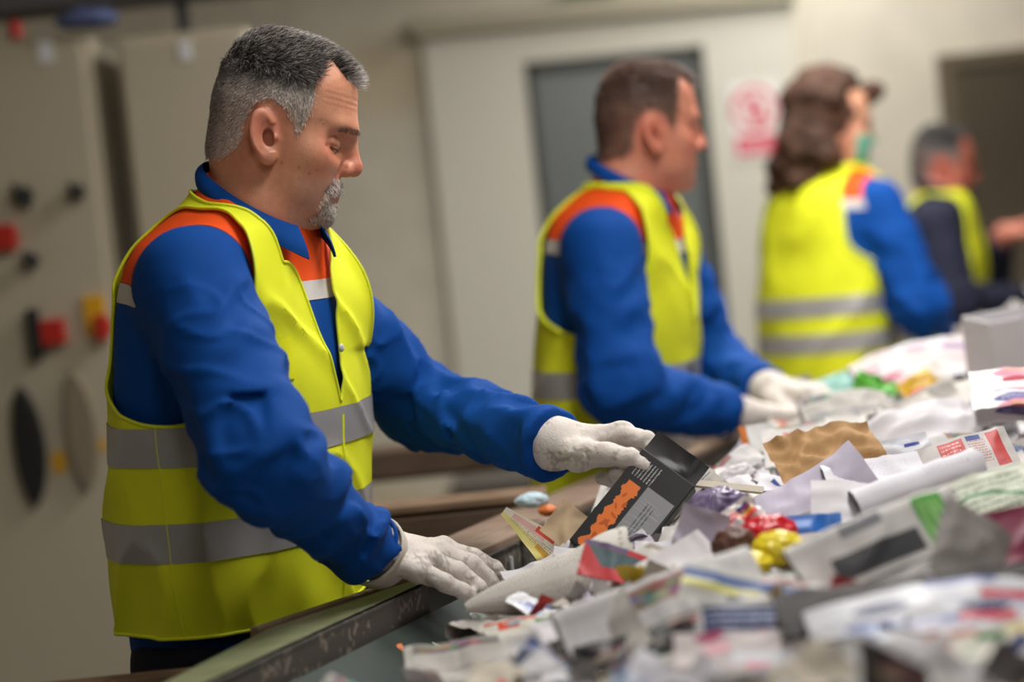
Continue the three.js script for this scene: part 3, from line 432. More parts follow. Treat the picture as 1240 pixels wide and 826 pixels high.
const boundsOf = (pts, m) => [[0, 1, 2].map(k => Math.min(...pts.map(p => p[k])) - m), [0, 1, 2].map(k => Math.max(...pts.map(p => p[k])) + m)];

function worker(s) {
  const W = thing('person', s.label, 'person', s.pos, s.yaw * DEG, s.group), h = s.cell, lean = y => s.lean * (y - 0.95), rand = rnd;
  if (s.scale) W.scale.setScalar(s.scale);
  // --- head and neck, one skin
  const R = new THREE.Matrix4().makeRotationFromEuler(new THREE.Euler(s.head.pitch * DEG, s.head.yaw * DEG, (s.head.roll || 0) * DEG, 'YXZ')), Ri = R.clone().transpose().elements, ho = s.head.o;
  const toHead = (x, y, z) => { x -= ho[0]; y -= ho[1]; z -= ho[2]; return [Ri[0] * x + Ri[4] * y + Ri[8] * z, Ri[1] * x + Ri[5] * y + Ri[9] * z, Ri[2] * x + Ri[6] * y + Ri[10] * z]; };
  const fromHead = v => new THREE.Vector3(...v).applyMatrix4(R).add(new THREE.Vector3(...ho)), fh = v => fromHead(v).toArray();
  const nb = s.neck, neck = cone(nb, fh([0, -0.02, -0.012]), 0.058, 0.056), throat = cone([nb[0], nb[1] + 0.012, nb[2] + 0.012], fh([0, -0.052, 0.042]), 0.046, 0.044), trunk = cone([0, 1.28, nb[2] - 0.05], nb, 0.06, 0.05);
  const skin = (x, y, z) => { const q = toHead(x, y, z); let d = HEAD(q[0], q[1], q[2]); d = smin(d, smin(neck(x, y, z), throat(x, y, z), 0.03), 0.022); return smin(d, trunk(x, y, z), 0.03); };
  const hc = s.headCell, bg = surface(skin, [ho[0] - 0.16, 1.2, ho[2] - 0.2], [ho[0] + 0.16, ho[1] + 0.16, ho[2] + 0.19], hc);
  const base = s.skin || lin(210, 150, 118), ruddy = s.ruddy || lin(200, 110, 88);
  planarUV(bg, 8); colour(bg, (x, y, z) => { const q = toHead(x, y, z); return skinTone(base, ruddy, q[0], q[1], q[2], s.beard); });
  part('body', bg, skinMat, W);
  // --- hair
  if (s.hair === 'short') {
    const cap = clip(offset(bg, 0.0007), (x, y, z) => { const q = toHead(x, y, z); return q[1] < -0.06 ? 1 : hairMask(q[0], q[1], q[2]) + 0.0025; }).a, H = s.hairColours;
    const tone = (x, y, z, r) => { const t = sstep(0.042, 0.080, y + 0.018 * noise(x * 45, y * 45, z * 45) - 0.25 * Math.max(0, z)), front = sstep(0.072, 0.098, z) * 0.8 + 0.6 * sstep(0.118, 0.127, y) * sstep(-0.02, 0.0, z) * sstep(0.06, 0.03, z); let c = mix3(H.side, H.top, t); if (t < 0.6 && z < -0.045) c = mix3(c, H.top, 0.55 * sstep(-0.045, -0.07, z)); c = mix3(c, H.front, front * (r < 0.6 ? 1 : 0.2)); return r < 0.35 ? mix3(c, H.side, 0.45) : r > 0.8 ? mix3(c, [0.02, 0.016, 0.014], 0.6) : c; };
    colour(cap, (x, y, z) => { const q = toHead(x, y, z), t = tone(q[0], q[1], q[2], 0.5), n = 0.7 + 0.35 * noise(x * 400, y * 250, z * 400); return mix3(t.map(v => v * n), base, 0.45 * sstep(0.07, 0.02, q[1])); });
    const pts = scatter(bg, (x, y, z) => { const q = toHead(x, y, z), m = hairMask(q[0], q[1], q[2]); return q[1] > -0.06 && m < 0 ? sstep(0.001, -0.012, m) + 0.08 : 0; }, s.hairCount, rand);
    const list = pts.map(([p, n]) => {
      const q = toHead(p.x, p.y, p.z), top = sstep(0.06, 0.1, q[1]), L = lerp(s.beard ? 0.0058 : 0.0078, 0.0165, top) * rr(0.7, 1.3), comb = new THREE.Vector3(rr(-0.25, 0.25), lerp(-0.75, 0.15, top) + rr(-0.2, 0.2), lerp(q[2] > 0.02 ? 0.25 : -0.25, 0.75, top) + rr(-0.25, 0.25)).transformDirection(R);
      const dir = n.clone().multiplyScalar(lerp(0.40, 0.75, top)).addScaledVector(comb, lerp(0.9, 0.7, top)).normalize(), f = rr(0.75, 1.25); const dn = dir.dot(n); if (dn < 0.3) dir.addScaledVector(n, 0.35 - dn).normalize();
      return [p.clone(), p.clone().addScaledVector(dir, L), s.hairWidth, tone(q[0], q[1], q[2], rnd()).map(v => v * f), n];
    });
    const hs = strandsGeo(list); cap.deleteAttribute('uv');
    part('hair', mergeGeometries([cap, hs]), hairMat, W, s.hairLabel);
  } else if (s.hair === 'curly') {
    const lobes = []; const q0 = seed; seed = 77;
    for (let k = 0; k < 95; k++) { const a = rr(-2.65, 2.65), b = rr(-0.75, 1.5), back = Math.PI, cx = Math.sin(a + back) * Math.cos(b), cz = Math.cos(a + back) * Math.cos(b), cy = Math.sin(b); if ((cz > 0.22 && cy < 0.55) || (cz > -0.1 && cy < 0.3)) continue; const drop = cz < -0.1 ? rr(0, 0.11) : rr(0, 0.05); lobes.push(ball(fh([cx * 0.092, 0.035 + cy * 0.105 - drop * (cy < 0.3 ? 1 : 0), -0.005 + cz * 0.105]), rr(0.02, 0.036))); }
    for (let k = 0; k < 22; k++) lobes.push(ball(fh([rr(-0.05, 0.055), rr(-0.15, -0.02), rr(-0.115, -0.05)]), rr(0.022, 0.034)));
    for (let k = 0; k < 9; k++) lobes.push(ball(fh([rr(-0.055, 0.055), rr(0.075, 0.11), rr(0.07, 0.115)]), rr(0.016, 0.026)));
    seed = q0;
    const fld = (x, y, z) => { const hq = toHead(x, y, z); let d = smax(ellip([0, 0.028, -0.018], [0.094, 0.112, 0.106])(hq[0], hq[1], hq[2]), -ellip([0, -0.035, 0.085], [0.12, 0.095, 0.09])(hq[0], hq[1], hq[2]), 0.02); d = smin(d, ellip([0, -0.075, -0.075], [0.062, 0.085, 0.045])(hq[0], hq[1], hq[2]), 0.04); for (const l of lobes) { const e = l(x, y, z); if (e < 0.06) d = smin(d, e, 0.012); else d = Math.min(d, e); } return d + (d < 0.03 ? 0.0045 * noise(x * 75, y * 75, z * 75) : 0); };
    const hg = surface(fld, [ho[0] - 0.22, ho[1] - 0.27, ho[2] - 0.22], [ho[0] + 0.22, ho[1] + 0.22, ho[2] + 0.22], 0.006);
    colour(hg, (x, y, z) => { const n = noise(x * 40, y * 40, z * 40) * 0.5 + 0.5, m = noise(x * 9, y * 9, z * 9) * 0.5 + 0.5; return mix3(lin(30, 18, 14), lin(104, 66, 42), clamp(n * 0.5 + m * 0.6 - 0.15)); });
    part('hair', hg, new THREE.MeshStandardMaterial({ vertexColors: true, roughness: 0.85, side: THREE.DoubleSide }), W, 'curly brown shoulder-length hair');
    const mg = clip(offset(bg, 0.004), (x, y, z) => { const q = toHead(x, y, z); return Math.max(-(q[2] - 0.052), q[1] + 0.008, -0.088 - q[1]); }).a; mg.deleteAttribute('uv'); mg.deleteAttribute('color');
    part('face_mask', thicken(mg, 0.002), CLOTH.mask, W, 'mint green face mask');
  }
  // eyebrows and beard
  if (s.headCell < 0.004) {
    const brows = [], beard = [];
    for (const [p, n] of scatter(bg, (x, y, z) => { const q = toHead(x, y, z), ax = Math.abs(q[0]); return ax > 0.008 && ax < 0.05 && Math.abs(q[1] - (0.0325 - 0.16 * Math.max(0, ax - 0.03))) < 0.0036 - 0.025 * Math.abs(ax - 0.022) && q[2] > 0.06 ? 1 : 0; }, 420, rand)) { const q = toHead(p.x, p.y, p.z), dir = new THREE.Vector3(Math.sign(q[0]) * 0.8, -0.15 + rr(-0.2, 0.2), 0.0).transformDirection(R).addScaledVector(n, 0.4).normalize(); brows.push([p, p.clone().addScaledVector(dir, rr(0.004, 0.0075)), 0.00022, rnd() < 0.7 ? lin(70, 56, 48) : lin(140, 126, 116), null]); }
    part('eyebrows', strandsGeo(brows), hairMat, W, 'dark brown eyebrows');
    if (s.beard) {
      const goat = (x, y, z) => { const q = toHead(x, y, z), ax = Math.abs(q[0]); const mous = q[1] < -0.030 && q[1] > -0.044 - ax * 0.35 && ax < 0.034 && q[2] > 0.082 ? 1.2 : 0, side = ax > 0.02 && ax < 0.04 && q[1] < -0.04 && q[1] > -0.075 && q[2] > 0.074 ? 0.45 : 0, ch = q[1] < -0.0605 && q[1] > -0.092 && ax < 0.031 && q[2] > 0.071 ? 1.3 : 0; return Math.max(mous, side, ch); };
      for (const [p, n] of scatter(bg, goat, 3000, rand)) { const q = toHead(p.x, p.y, p.z), dir = new THREE.Vector3(Math.sign(q[0]) * 0.3, -0.8 + rr(-0.2, 0.2), 0.25 + rr(-0.2, 0.2)).transformDirection(R).addScaledVector(n, 0.45).normalize(), r = rnd(), c = r < 0.74 ? lin(240, 232, 224) : r < 0.92 ? lin(190, 174, 162) : lin(104, 86, 76); beard.push([p, p.clone().addScaledVector(dir, rr(0.0035, 0.0075)), 0.00028, c, n]); }
      for (const [p, n] of scatter(bg, (x, y, z) => { const q = toHead(x, y, z); return q[1] < -0.035 && q[1] > -0.1 && q[2] > 0.045 ? 1 : 0; }, 700, rand)) beard.push([p, p.clone().addScaledVector(n, 0.0010).addScaledVector(new THREE.Vector3(0, -1, 0), 0.0007), 0.00018, rnd() < 0.75 ? lin(190, 176, 166) : lin(100, 80, 70), null]);
      part('beard', strandsGeo(beard), hairMat, W, 'white and grey moustache and goatee');
      for (const sx of [-1, 1]) { const q = []; for (let k = 0; k <= 6; k++) { const t = k / 6; const lx = lerp(0.0205, 0.0490, t), ly = 0.0048 - 0.0012 * Math.sin(t * Math.PI); q.push(fromHead([sx * lx, ly, 0.0797 + 0.0138 * Math.sqrt(Math.max(0.02, 1 - ((lx - 0.034) / 0.0170) ** 2 - ((ly - 0.010) / 0.0122) ** 2))])); } part('eyelashes', tube(q, 0.0006, false, 16, 5), std(srgb(40, 28, 24), 0.7), W); }
    }
  }
  // --- jacket
  const rows = s.rows.map(r => [r[0] + s.dy, r[1], r[2], r[3] * (s.wide || 1), r[4] * (s.wide || 1)]), tab = table(rows), o4 = [0, 0, 0, 0];
  const trunkD = (x, y, z, off) => { tab(y, o4); const a = o4[2] + off, b = o4[3] + off, qx = (x - o4[0]) / a, qz = (z - o4[1] - lean(y)) / b; return (Math.pow(Math.pow(Math.abs(qx), 2.3) + Math.pow(Math.abs(qz), 2.3), 1 / 2.3) - 1) * Math.min(a, b); };
  const arms = ['R', 'L'].map(k => { const a = s.arm[k], r = a.r || [0.066, 0.058, 0.055, 0.041], d = new THREE.Vector3(...a.w).sub(new THREE.Vector3(...a.e)).normalize(); const f0 = new THREE.Vector3(...a.e).sub(new THREE.Vector3(...a.s)), len = f0.length(); f0.normalize(); const f1 = new THREE.Vector3(0, 0, 1).cross(f0).normalize(), f2 = new THREE.Vector3().crossVectors(f0, f1); return { a, up: cone(a.s, a.e, r[0], r[1]), lo: cone(a.e, a.w, r[2], r[3]), d, w: a.w, f: [f0, f1, f2], len, id: k === 'R' ? 2.3 : 8.1 }; });
  const armD = (q, x, y, z) => { let d = smin(q.up(x, y, z), q.lo(x, y, z), 0.035); const c = (x - q.w[0]) * q.d.x + (y - q.w[1]) * q.d.y + (z - q.w[2]) * q.d.z; d -= 0.003 * sstep(-0.055, -0.045, c) * sstep(0.06, 0.0, Math.abs(c)); return smax(d, c, 0.004); };
  const smooth = (x, y, z) => { let d = trunkD(x, y, z, -0.010); if (d < 0.3) for (const q of arms) d = smin(d, armD(q, x, y, z), 0.04); return d; };
  const jk = (x, y, z) => {
    let d = smooth(x, y, z);
    if (Math.abs(d) < 0.03) {
      for (const q of arms) {
        const da = Math.min(q.up(x, y, z), q.lo(x, y, z)); if (da > 0.03) continue;
        const F = q.f, px = x - q.a.s[0], py = y - q.a.s[1], pz = z - q.a.s[2], al = px * F[0].x + py * F[0].y + pz * F[0].z, c = (px * F[1].x + py * F[1].y + pz * F[1].z) / 0.065, e = (px * F[2].x + py * F[2].y + pz * F[2].z) / 0.065;
        const wx = 0.35 * noise(c * 1.1 + 7, al * 9, e * 1.1), n1 = noise(al * 10 + c * 0.75 + wx, c * 0.55 - e * 0.3, e * 0.65 + q.id), n2 = noise(al * 17 - e * 0.8, c * 0.9 + wx, e * 0.9 + q.id + 5), r1 = Math.max(0, 1 - 3.0 * Math.abs(n1)), r2 = Math.max(0, 1 - 3.4 * Math.abs(n2)), near = 0.6 + 0.4 * Math.exp(-(((al - q.len) / 0.13) ** 2));
        d += sstep(0.03, 0.0, da) * sstep(0.02, 0.09, al) * (0.0045 - near * (0.0125 * r1 * r1 * (3 - 2 * r1) + 0.0065 * r2 * r2));
      }
      d += 0.003 * noise(x * 14, y * 7, z * 14);
    }
    return Math.max(d, s.hem - 0.03 - y, y - s.collar.y - 0.004 + s.collar.k * (z - s.collar.z));
  };
  const jb = boundsOf([s.arm.R.s, s.arm.R.e, s.arm.R.w, s.arm.L.s, s.arm.L.e, s.arm.L.w, [-0.24, s.hem - 0.04, -0.2 + lean(0.95)], [0.24, 1.54, 0.2 + lean(1.3)]], 0.085);
  jb[0][1] = Math.min(jb[0][1], s.hem - 0.05);
  const full = surface(jk, jb[0], jb[1], h), [jm, ym] = s.dark ? [CLOTH.navy, CLOTH.navy] : [CLOTH.blue, CLOTH.orange];
  const seam = (x, y, z) => Math.min(...arms.map(q => armD(q, x, y, z))) - trunkD(x, y, z, -0.010) + 0.012, yoke = (x, y, z) => 1.388 + s.dy - 0.12 * (z - lean(y)) - y;
  const jacket = new THREE.Group(); jacket.name = 'work_jacket'; W.add(jacket);
  if (s.dark) part('jacket_body', planarUV(full), jm, jacket);
  else {
    const c1 = clip(full, (x, y, z) => Math.max(yoke(x, y, z), -seam(x, y, z))), c2 = clip(c1.b, (x, y, z) => Math.max(yoke(x, y, z) - 0.024, -seam(x, y, z), Math.abs(x) > 0.24 ? 1 : -1));
    part('jacket_body', planarUV(c2.b), jm, jacket, 'royal blue jacket body and sleeves'); part('shoulder_yoke', planarUV(offset(c1.a, 0.0006)), ym, jacket, 'orange shoulder yoke'); part('reflective_band', offset(c2.a, 0.0008), CLOTH.tape, jacket, 'pale grey reflective band');
    part('sleeve_seam', merge(loopTubes(clip(c1.a, seam).loops.concat(c1.loops), 0.0011, p => Math.abs(p.x) > 0.11)), std(srgb(150, 60, 30), 0.8), jacket);
  }
  for (const q of arms) { const g = new THREE.TorusGeometry(0.0415, 0.0028, 8, 32); g.applyQuaternion(new THREE.Quaternion().setFromUnitVectors(new THREE.Vector3(0, 0, 1), q.d)); g.translate(q.w[0] - q.d.x * 0.003, q.w[1] - q.d.y * 0.003, q.w[2] - q.d.z * 0.003); part('cuff_edge', g, jm, jacket); }
  { // collar
    const pos = [], idx = [], n = 48, m = 8, c0 = s.collar;
    for (let i = 0; i <= n; i++) for (let j = 0; j <= m; j++) {
      const a = lerp(0.42, 2 * Math.PI - 0.42, i / n), t = j / m, tipp = Math.pow(Math.abs(i / n - 0.5) * 2, 6), r = lerp(c0.r, c0.r + 0.010, t) + 0.004 * Math.sin(t * Math.PI) + tipp * t * 0.006, z = c0.z + Math.cos(a) * r * 1.08, x = c0.x + Math.sin(a) * r, yy = c0.y - c0.k * (z - c0.z) + lerp(0.012, -0.016 - tipp * 0.004, t);
      pos.push(x, yy, z);
    }
    for (let i = 0; i < n; i++) for (let j = 0; j < m; j++) { const k = i * (m + 1) + j; idx.push(k, k + m + 1, k + 1, k + 1, k + m + 1, k + m + 2); }
    const g = new THREE.BufferGeometry(); g.setAttribute('position', new THREE.Float32BufferAttribute(pos, 3)); g.setIndex(idx); g.computeVertexNormals(); part('collar', planarUV(thicken(g, -0.0035)), jm, jacket);
  }
  // --- vest
  const vest = new THREE.Group(); vest.name = 'safety_vest'; W.add(vest);
  const shoulders = ['R', 'L'].map(k => { const a = s.arm[k].s; return cone([a[0] * 0.6, a[1] - 0.02, a[2]], [a[0], a[1] + 0.001, a[2]], 0.066, 0.076); });
  const vf = (x, y, z) => { const slack = 0.006 * sstep(1.35, 1.0, y); let d = trunkD(x, y, z, slack - 0.004 * sstep(1.40, 1.46, y - s.dy)); if (y > 1.28) for (const b of shoulders) d = smin(d, b(x, y, z), 0.05); if (Math.abs(d) < 0.03) { const zz = z - lean(y); const n1 = noise(x * 8 + y * 4, y * 5 - zz * 3, zz * 8 + 2), n2 = noise(x * 17 + 3, y * 11 + zz * 6, zz * 17), r = Math.max(0, 1 - 3 * Math.abs(n1)); d += sstep(1.5, 1.36, y) * (0.004 * n1 - 0.0055 * r * r + 0.0022 * n2 + 0.002); } return d; };
  const vg = surface(vf, [-0.30, s.hem - 0.05, -0.26 + Math.min(0, lean(0.9))], [0.30, 1.56, 0.30 + lean(1.4)], h);
  const edge = table([[1.20, 0.20], [1.26, 0.163], [1.32, 0.150], [1.385, 0.137], [1.44, 0.116], [1.485, 0.085], [1.6, 0.07]]), foot = table([[-0.16, 1.36], [-0.10, 1.285], [-0.06, 1.25], [0.02, 1.217], [0.08, 1.207], [0.2, 1.215]]), vee = table([[1.0, 0], [s.vBottom, 0.0], [s.vBottom + 0.075, 0.020], [1.36 + s.dy, 0.034], [1.40 + s.dy, 0.050], [1.43 + s.dy, 0.066], [1.46 + s.dy, 0.080], [1.6, 0.085]]), o1 = [0];
  const cutHole = (x, y, z) => { const zz = z - lean(y), yy = y - s.dy; return smax(edge(yy, o1)[0] - (s.backTrim ?? 0.03) * sstep(0.05, -0.06, zz) - Math.abs(x), foot(zz, o1)[0] - yy, 0.05); }, cutV = (x, y, z) => y < s.vBottom ? 1 : Math.max(Math.abs(x - s.vx) - vee(y, o1)[0], -(z - lean(y) - 0.05)), cutNeck = (x, y, z) => Math.max((Math.hypot(x / 0.083, (z - s.collar.z) / 0.087) - 1) * 0.084, 1.40 + s.dy - y), cutHem = (x, y, z) => y - s.hem - 0.006 * noise(x * 6, z * 6, 3);
  let q = clip(vg, cutHem), loops = q.loops, cur = q.b; const grab = (fn, keepB, keep) => { const r = clip(cur, fn); cur = keepB ? r.b : r.a; for (const L of r.loops) loops.push(L); };
  grab(cutHole, true); grab((x, y, z) => smin(cutNeck(x, y, z), cutV(x, y, z), 0.02), true);
  // the clip at the arm may leave loose bits out on the sleeve
  cur = clip(cur, (x, y, z) => Math.max(Math.abs(x) - 0.262, 1.0 - y < 0 ? -1 : -1)).a;
  const vy = s.vestMat || CLOTH.yellow;
  part('vest_shell', planarUV(thicken(cur, 0.002), 20), vy, vest, 'fluorescent yellow vest fabric');
  const inVest = p => Math.abs(p.x) < 0.262;
  part('edge_binding', merge(loopTubes(loops, h < 0.006 ? 0.0024 : 0.0045, inVest)), CLOTH.binding, vest, 'bright yellow edge binding');
  for (const [y0, sl] of s.stripes) { const band = clip(cur, (x, y, z) => Math.abs(y - y0 - sl * (z - lean(y))) - 0.0235).a; part('reflective_stripe', thicken(offset(band, 0.0014), 0.0014), CLOTH.silver, vest, 'grey reflective stripe'); }
  if (s.seams) {
    const line = fn => loopTubes(clip(cur, fn).loops, 0.0016);
    part('side_seam', merge(loopTubes(clip(cur, (x, y, z) => z - 0.018 + 0.01 * (1.2 - y)).loops, 0.0017, p => p.x < -0.1 && p.y < 1.225)), CLOTH.binding, vest);
    part('front_closure', merge(loopTubes(clip(cur, (x, y, z) => x - s.vx - 0.002).loops, 0.003, p => p.z > 0.05 && p.y < s.vBottom + 0.005)), CLOTH.binding, vest);
    const pk = clip(cur, (x, y, z) => Math.max(Math.abs(x + 0.115) - 0.036, Math.abs(y - 1.283) - 0.026, 0.04 - z)).a; part('pocket_flap', thicken(offset(pk, 0.0022), 0.002), CLOTH.patch, vest, 'brighter yellow pocket patch');
    const bt = new THREE.SphereGeometry(0.0055, 12, 8); bt.scale(1, 1, 0.5); const bz = rows.length; for (const [x, y, z] of [[0.02, 1.285, 0.150]]) { const b = part('button', bt, CLOTH.button, jacket); b.position.set(x, y, z); }
  }
  // --- gloves
  for (const k of ['R', 'L']) {
    const hd = s.hand[k], w = hd.w, pts = [w, hd.palm, ...hd.index, ...hd.middle, ...hd.ring, ...hd.pinky, ...hd.thumb], d = arms[k === 'R' ? 0 : 1].d, wr = s.arm[k].w, sl = cone([wr[0] - d.x * 0.02, wr[1] - d.y * 0.02, wr[2] - d.z * 0.02], w, 0.0365, 0.033), fl = gloveField(hd), b = boundsOf(pts.concat([wr]), 0.05);
    const gg = surface((x, y, z) => smin(fl(x, y, z), sl(x, y, z), 0.02), b[0], b[1], s.headCell < 0.004 ? 0.0022 : 0.006), gl = new THREE.Group(); gl.name = 'glove'; W.add(gl);
    part('glove_body', planarUV(gg, 8), s.bare === k ? std(srgb(196, 120, 100), 0.6) : CLOTH.glove, gl);
    if (s.headCell < 0.004 && k === 'R') {                         // hemmed gauntlet edge
      const Q = new THREE.Quaternion().setFromUnitVectors(new THREE.Vector3(0, 1, 0), d), hem = new THREE.LatheGeometry([[0.0425, -0.004], [0.0445, -0.005], [0.0455, -0.002], [0.0430, 0.010], [0.0385, 0.030], [0.0355, 0.036], [0.0375, 0.020], [0.0415, 0.004], [0.0425, -0.004]].map(p => new THREE.Vector2(...p)), 40);
      hem.applyQuaternion(Q); const u = s.hemAt?.[k] ?? 0.012; hem.translate(wr[0] + d.x * u, wr[1] + d.y * u, wr[2] + d.z * u); part('glove_cuff', hem, CLOTH.hem, gl);
    }
  }
  // --- trousers and boots
  const hipY = 0.9, zz = lean(0.92), legs = [-0.095, 0.095].map(x => [cone([x, hipY, zz - 0.02], [x * 1.15, 0.48, -0.05], 0.096, 0.07), cone([x * 1.15, 0.48, -0.05], [x * 1.2, 0.09, -0.09], 0.07, 0.062)]), hip = ellip([0, 0.92, zz - 0.02], [0.18, 0.11, 0.115]);
  const tg = surface((x, y, z) => { let d = hip(x, y, z); for (const [a, b] of legs) d = smin(d, smin(a(x, y, z), b(x, y, z), 0.03), 0.03); d += 0.004 * noise(x * 12, y * 9, z * 12); return Math.max(d, 0.075 - y, y - 1.0); }, [-0.26, 0.05, -0.24], [0.26, 1.02, 0.26], 0.011);
  part('trousers', tg, CLOTH.trousers, W);
  for (const x of [-0.114, 0.114]) {
    const bt = new THREE.Group(); bt.name = 'boot'; bt.position.set(x, 0, -0.09); W.add(bt);
    const f1 = cone([0, 0.05, -0.02], [0, 0.045, 0.13], 0.045, 0.042), f2 = cone([0, 0.06, -0.02], [0, 0.13, -0.02], 0.046, 0.052); part('boot_upper', surface((X, Y, Z) => Math.max(smin(f1(X, Y, Z), f2(X, Y, Z), 0.03), 0.018 - Y), [-0.08, 0, -0.1], [0.08, 0.2, 0.2], 0.009), CLOTH.boot, bt); part('sole', new THREE.CapsuleGeometry(0.048, 0.15, 4, 16).rotateX(Math.PI / 2).scale(1, 0.2, 1).translate(0, 0.0096, 0.052), CLOTH.sole, bt);
  }
  return W;
}
const MAN_ROWS = [[0.90, 0, -0.02, 0.212, 0.142], [0.96, 0, -0.02, 0.214, 0.142], [1.09, 0, -0.008, 0.226, 0.148], [1.20, 0, 0.004, 0.229, 0.150], [1.27, 0, 0.009, 0.225, 0.147], [1.336, 0, 0.008, 0.214, 0.141], [1.394, 0, 0.008, 0.192, 0.130], [1.435, 0, 0.018, 0.168, 0.121], [1.46, 0, 0.028, 0.128, 0.107], [1.48, 0, 0.040, 0.094, 0.096], [1.50, 0, 0.054, 0.079, 0.088], [1.53, 0, 0.066, 0.075, 0.080], [1.56, 0, 0.070, 0.055, 0.055]];
const MAN = { rows: MAN_ROWS, lean: 0, dy: 0, hem: 0.962, vBottom: 1.205, vx: 0.016, neckCut: 1.522, neck: [0.003, 1.462, 0.056], collar: { x: 0.004, y: 1.477, z: 0.066, r: 0.066, k: 0.70 }, stripes: [[1.195, -0.05], [1.079, -0.03]] };
worker({
  ...MAN, wide: 0.91, label: 'grey haired bearded man in yellow vest, sorting in the foreground', pos: [-0.36, 0, -2.55], yaw: 65, cell: 0.0045, headCell: 0.0021, seams: true, beard: true,
  head: { o: [0.020, 1.561, 0.075], yaw: 28, pitch: 20, roll: 0 }, hair: 'short', hairCount: 30000, hairWidth: 0.00028, hairLabel: 'short salt-and-pepper hair', hairColours: { side: lin(238, 228, 220), top: lin(56, 47, 43), front: lin(214, 206, 202) },
  arm: { R: { s: [-0.160, 1.388, 0.060], e: [-0.268, 1.182, 0.198], w: [-0.068, 1.045, 0.208], r: [0.067, 0.061, 0.059, 0.041] }, L: { s: [0.148, 1.345, 0.05], e: [0.302, 1.185, 0.10], w: [0.160, 1.133, 0.363], r: [0.058, 0.056, 0.054, 0.040] } },
  hand: {
    R: { w: [-0.0518, 1.0361, 0.2059], palm: [-0.0226, 1.0217, 0.2347], pinky: [[-0.0487, 1.0096, 0.263], [-0.0357, 0.9922, 0.2929], [-0.0193, 0.9785, 0.3057], [-0.0075, 0.9709, 0.3082]], ring: [[-0.0161, 1.0178, 0.2609], [-0.0013, 0.9987, 0.2947], [0.0152, 0.9756, 0.309], [0.027, 0.9628, 0.3122]], middle: [[0.0154, 1.0224, 0.2568], [0.0313, 1.0039, 0.293], [0.0486, 0.9783, 0.3094], [0.06, 0.9645, 0.3116]], index: [[0.0456, 1.0212, 0.2507], [0.0603, 1.0071, 0.2839], [0.0791, 0.9862, 0.3028], [0.0911, 0.9732, 0.3062]], thumb: [[0.0148, 1.0281, 0.2075], [0.0608, 1.011, 0.2134], [0.0853, 0.9934, 0.2204], [0.0935, 0.9852, 0.2272]] },
    L: { w: [0.1599, 1.1336, 0.3663], palm: [0.1679, 1.123, 0.4082], index: [[0.1793, 1.1394, 0.4545], [0.1735, 1.1287, 0.4907], [0.1678, 1.1099, 0.5044], [0.1554, 1.1002, 0.5025]], middle: [[0.2015, 1.1328, 0.4438], [0.2171, 1.1123, 0.4677], [0.2173, 1.0884, 0.4708], [0.2020, 1.0814, 0.4623]], ring: [[0.2213, 1.1234, 0.4279], [0.2382, 1.0953, 0.4438], [0.2229, 1.0783, 0.4364], [0.2079, 1.0809, 0.4276]], pinky: [[0.2344, 1.1138, 0.4099], [0.2487, 1.0861, 0.4199], [0.2328, 1.0736, 0.4109], [0.2184, 1.0782, 0.4032]], thumb: [[0.1400, 1.1194, 0.4081], [0.1282, 1.1199, 0.4538], [0.1251, 1.1137, 0.4834], [0.1278, 1.1021, 0.5022]] },
  },
});
worker({
  ...MAN, label: 'brown haired man in yellow vest, second in the line of sorters', pos: [0.18, 0, -3.62], yaw: 68, wide: 0.92, cell: 0.009, headCell: 0.0045, lean: 0.04, stripes: [[1.139, -0.05], [1.02, -0.03]], hem: 0.925,
  head: { o: [0.015, 1.565, 0.088], yaw: 34, pitch: 6 }, neck: [0, 1.47, 0.055], collar: { x: 0.002, y: 1.488, z: 0.07, r: 0.066, k: 0.6 }, skin: lin(206, 138, 112), ruddy: lin(204, 106, 86),
  hair: 'short', hairCount: 5000, hairWidth: 0.0009, hairLabel: 'short brown hair', hairColours: { side: lin(124, 98, 84), top: lin(100, 72, 60), front: lin(122, 96, 84) },
  arm: { R: { s: [-0.172, 1.375, 0.06], e: [-0.262, 1.135, 0.10], w: [-0.10, 1.062, 0.235], r: [0.067, 0.064, 0.06, 0.042] }, L: { s: [0.175, 1.375, 0.06], e: [0.235, 1.13, 0.12], w: [0.075, 1.085, 0.255] } },
  hand: { R: handJoints([-0.085, 1.058, 0.25], [0.6, -0.15, 1], [0, 1, 0], -1, 0.5), L: handJoints([0.065, 1.085, 0.27], [-0.3, -0.1, 1], [0, 1, 0], 1, 0.5) },
});
worker({
  ...MAN, label: 'curly haired woman in yellow vest and green mask, seen from behind', pos: [0.795, 0, -5.02], yaw: 120, cell: 0.010, headCell: 0.0055, lean: 0.05, dy: 0.03, wide: 0.90, backTrim: -0.015, stripes: [[1.166, 0], [1.077, 0]], hem: 0.95,
  head: { o: [-0.016, 1.598, 0.052], yaw: -20, pitch: 8 }, neck: [-0.008, 1.49, 0.04], collar: { x: -0.005, y: 1.512, z: 0.064, r: 0.064, k: 0.55 }, skin: lin(214, 158, 128), ruddy: lin(204, 128, 104),
  hair: 'curly',
  arm: { R: { s: [-0.168, 1.405, 0.065], e: [-0.275, 1.145, 0.075], w: [-0.13, 1.065, 0.25], r: [0.064, 0.064, 0.06, 0.044] }, L: { s: [0.168, 1.405, 0.065], e: [0.25, 1.15, 0.10], w: [0.08, 1.08, 0.27] } },
  hand: { R: handJoints([-0.115, 1.06, 0.265], [0.5, -0.15, 1], [0, 1, 0], -1, 0.5), L: handJoints([0.07, 1.08, 0.285], [-0.3, -0.1, 1], [0, 1, 0], 1, 0.5) },
});
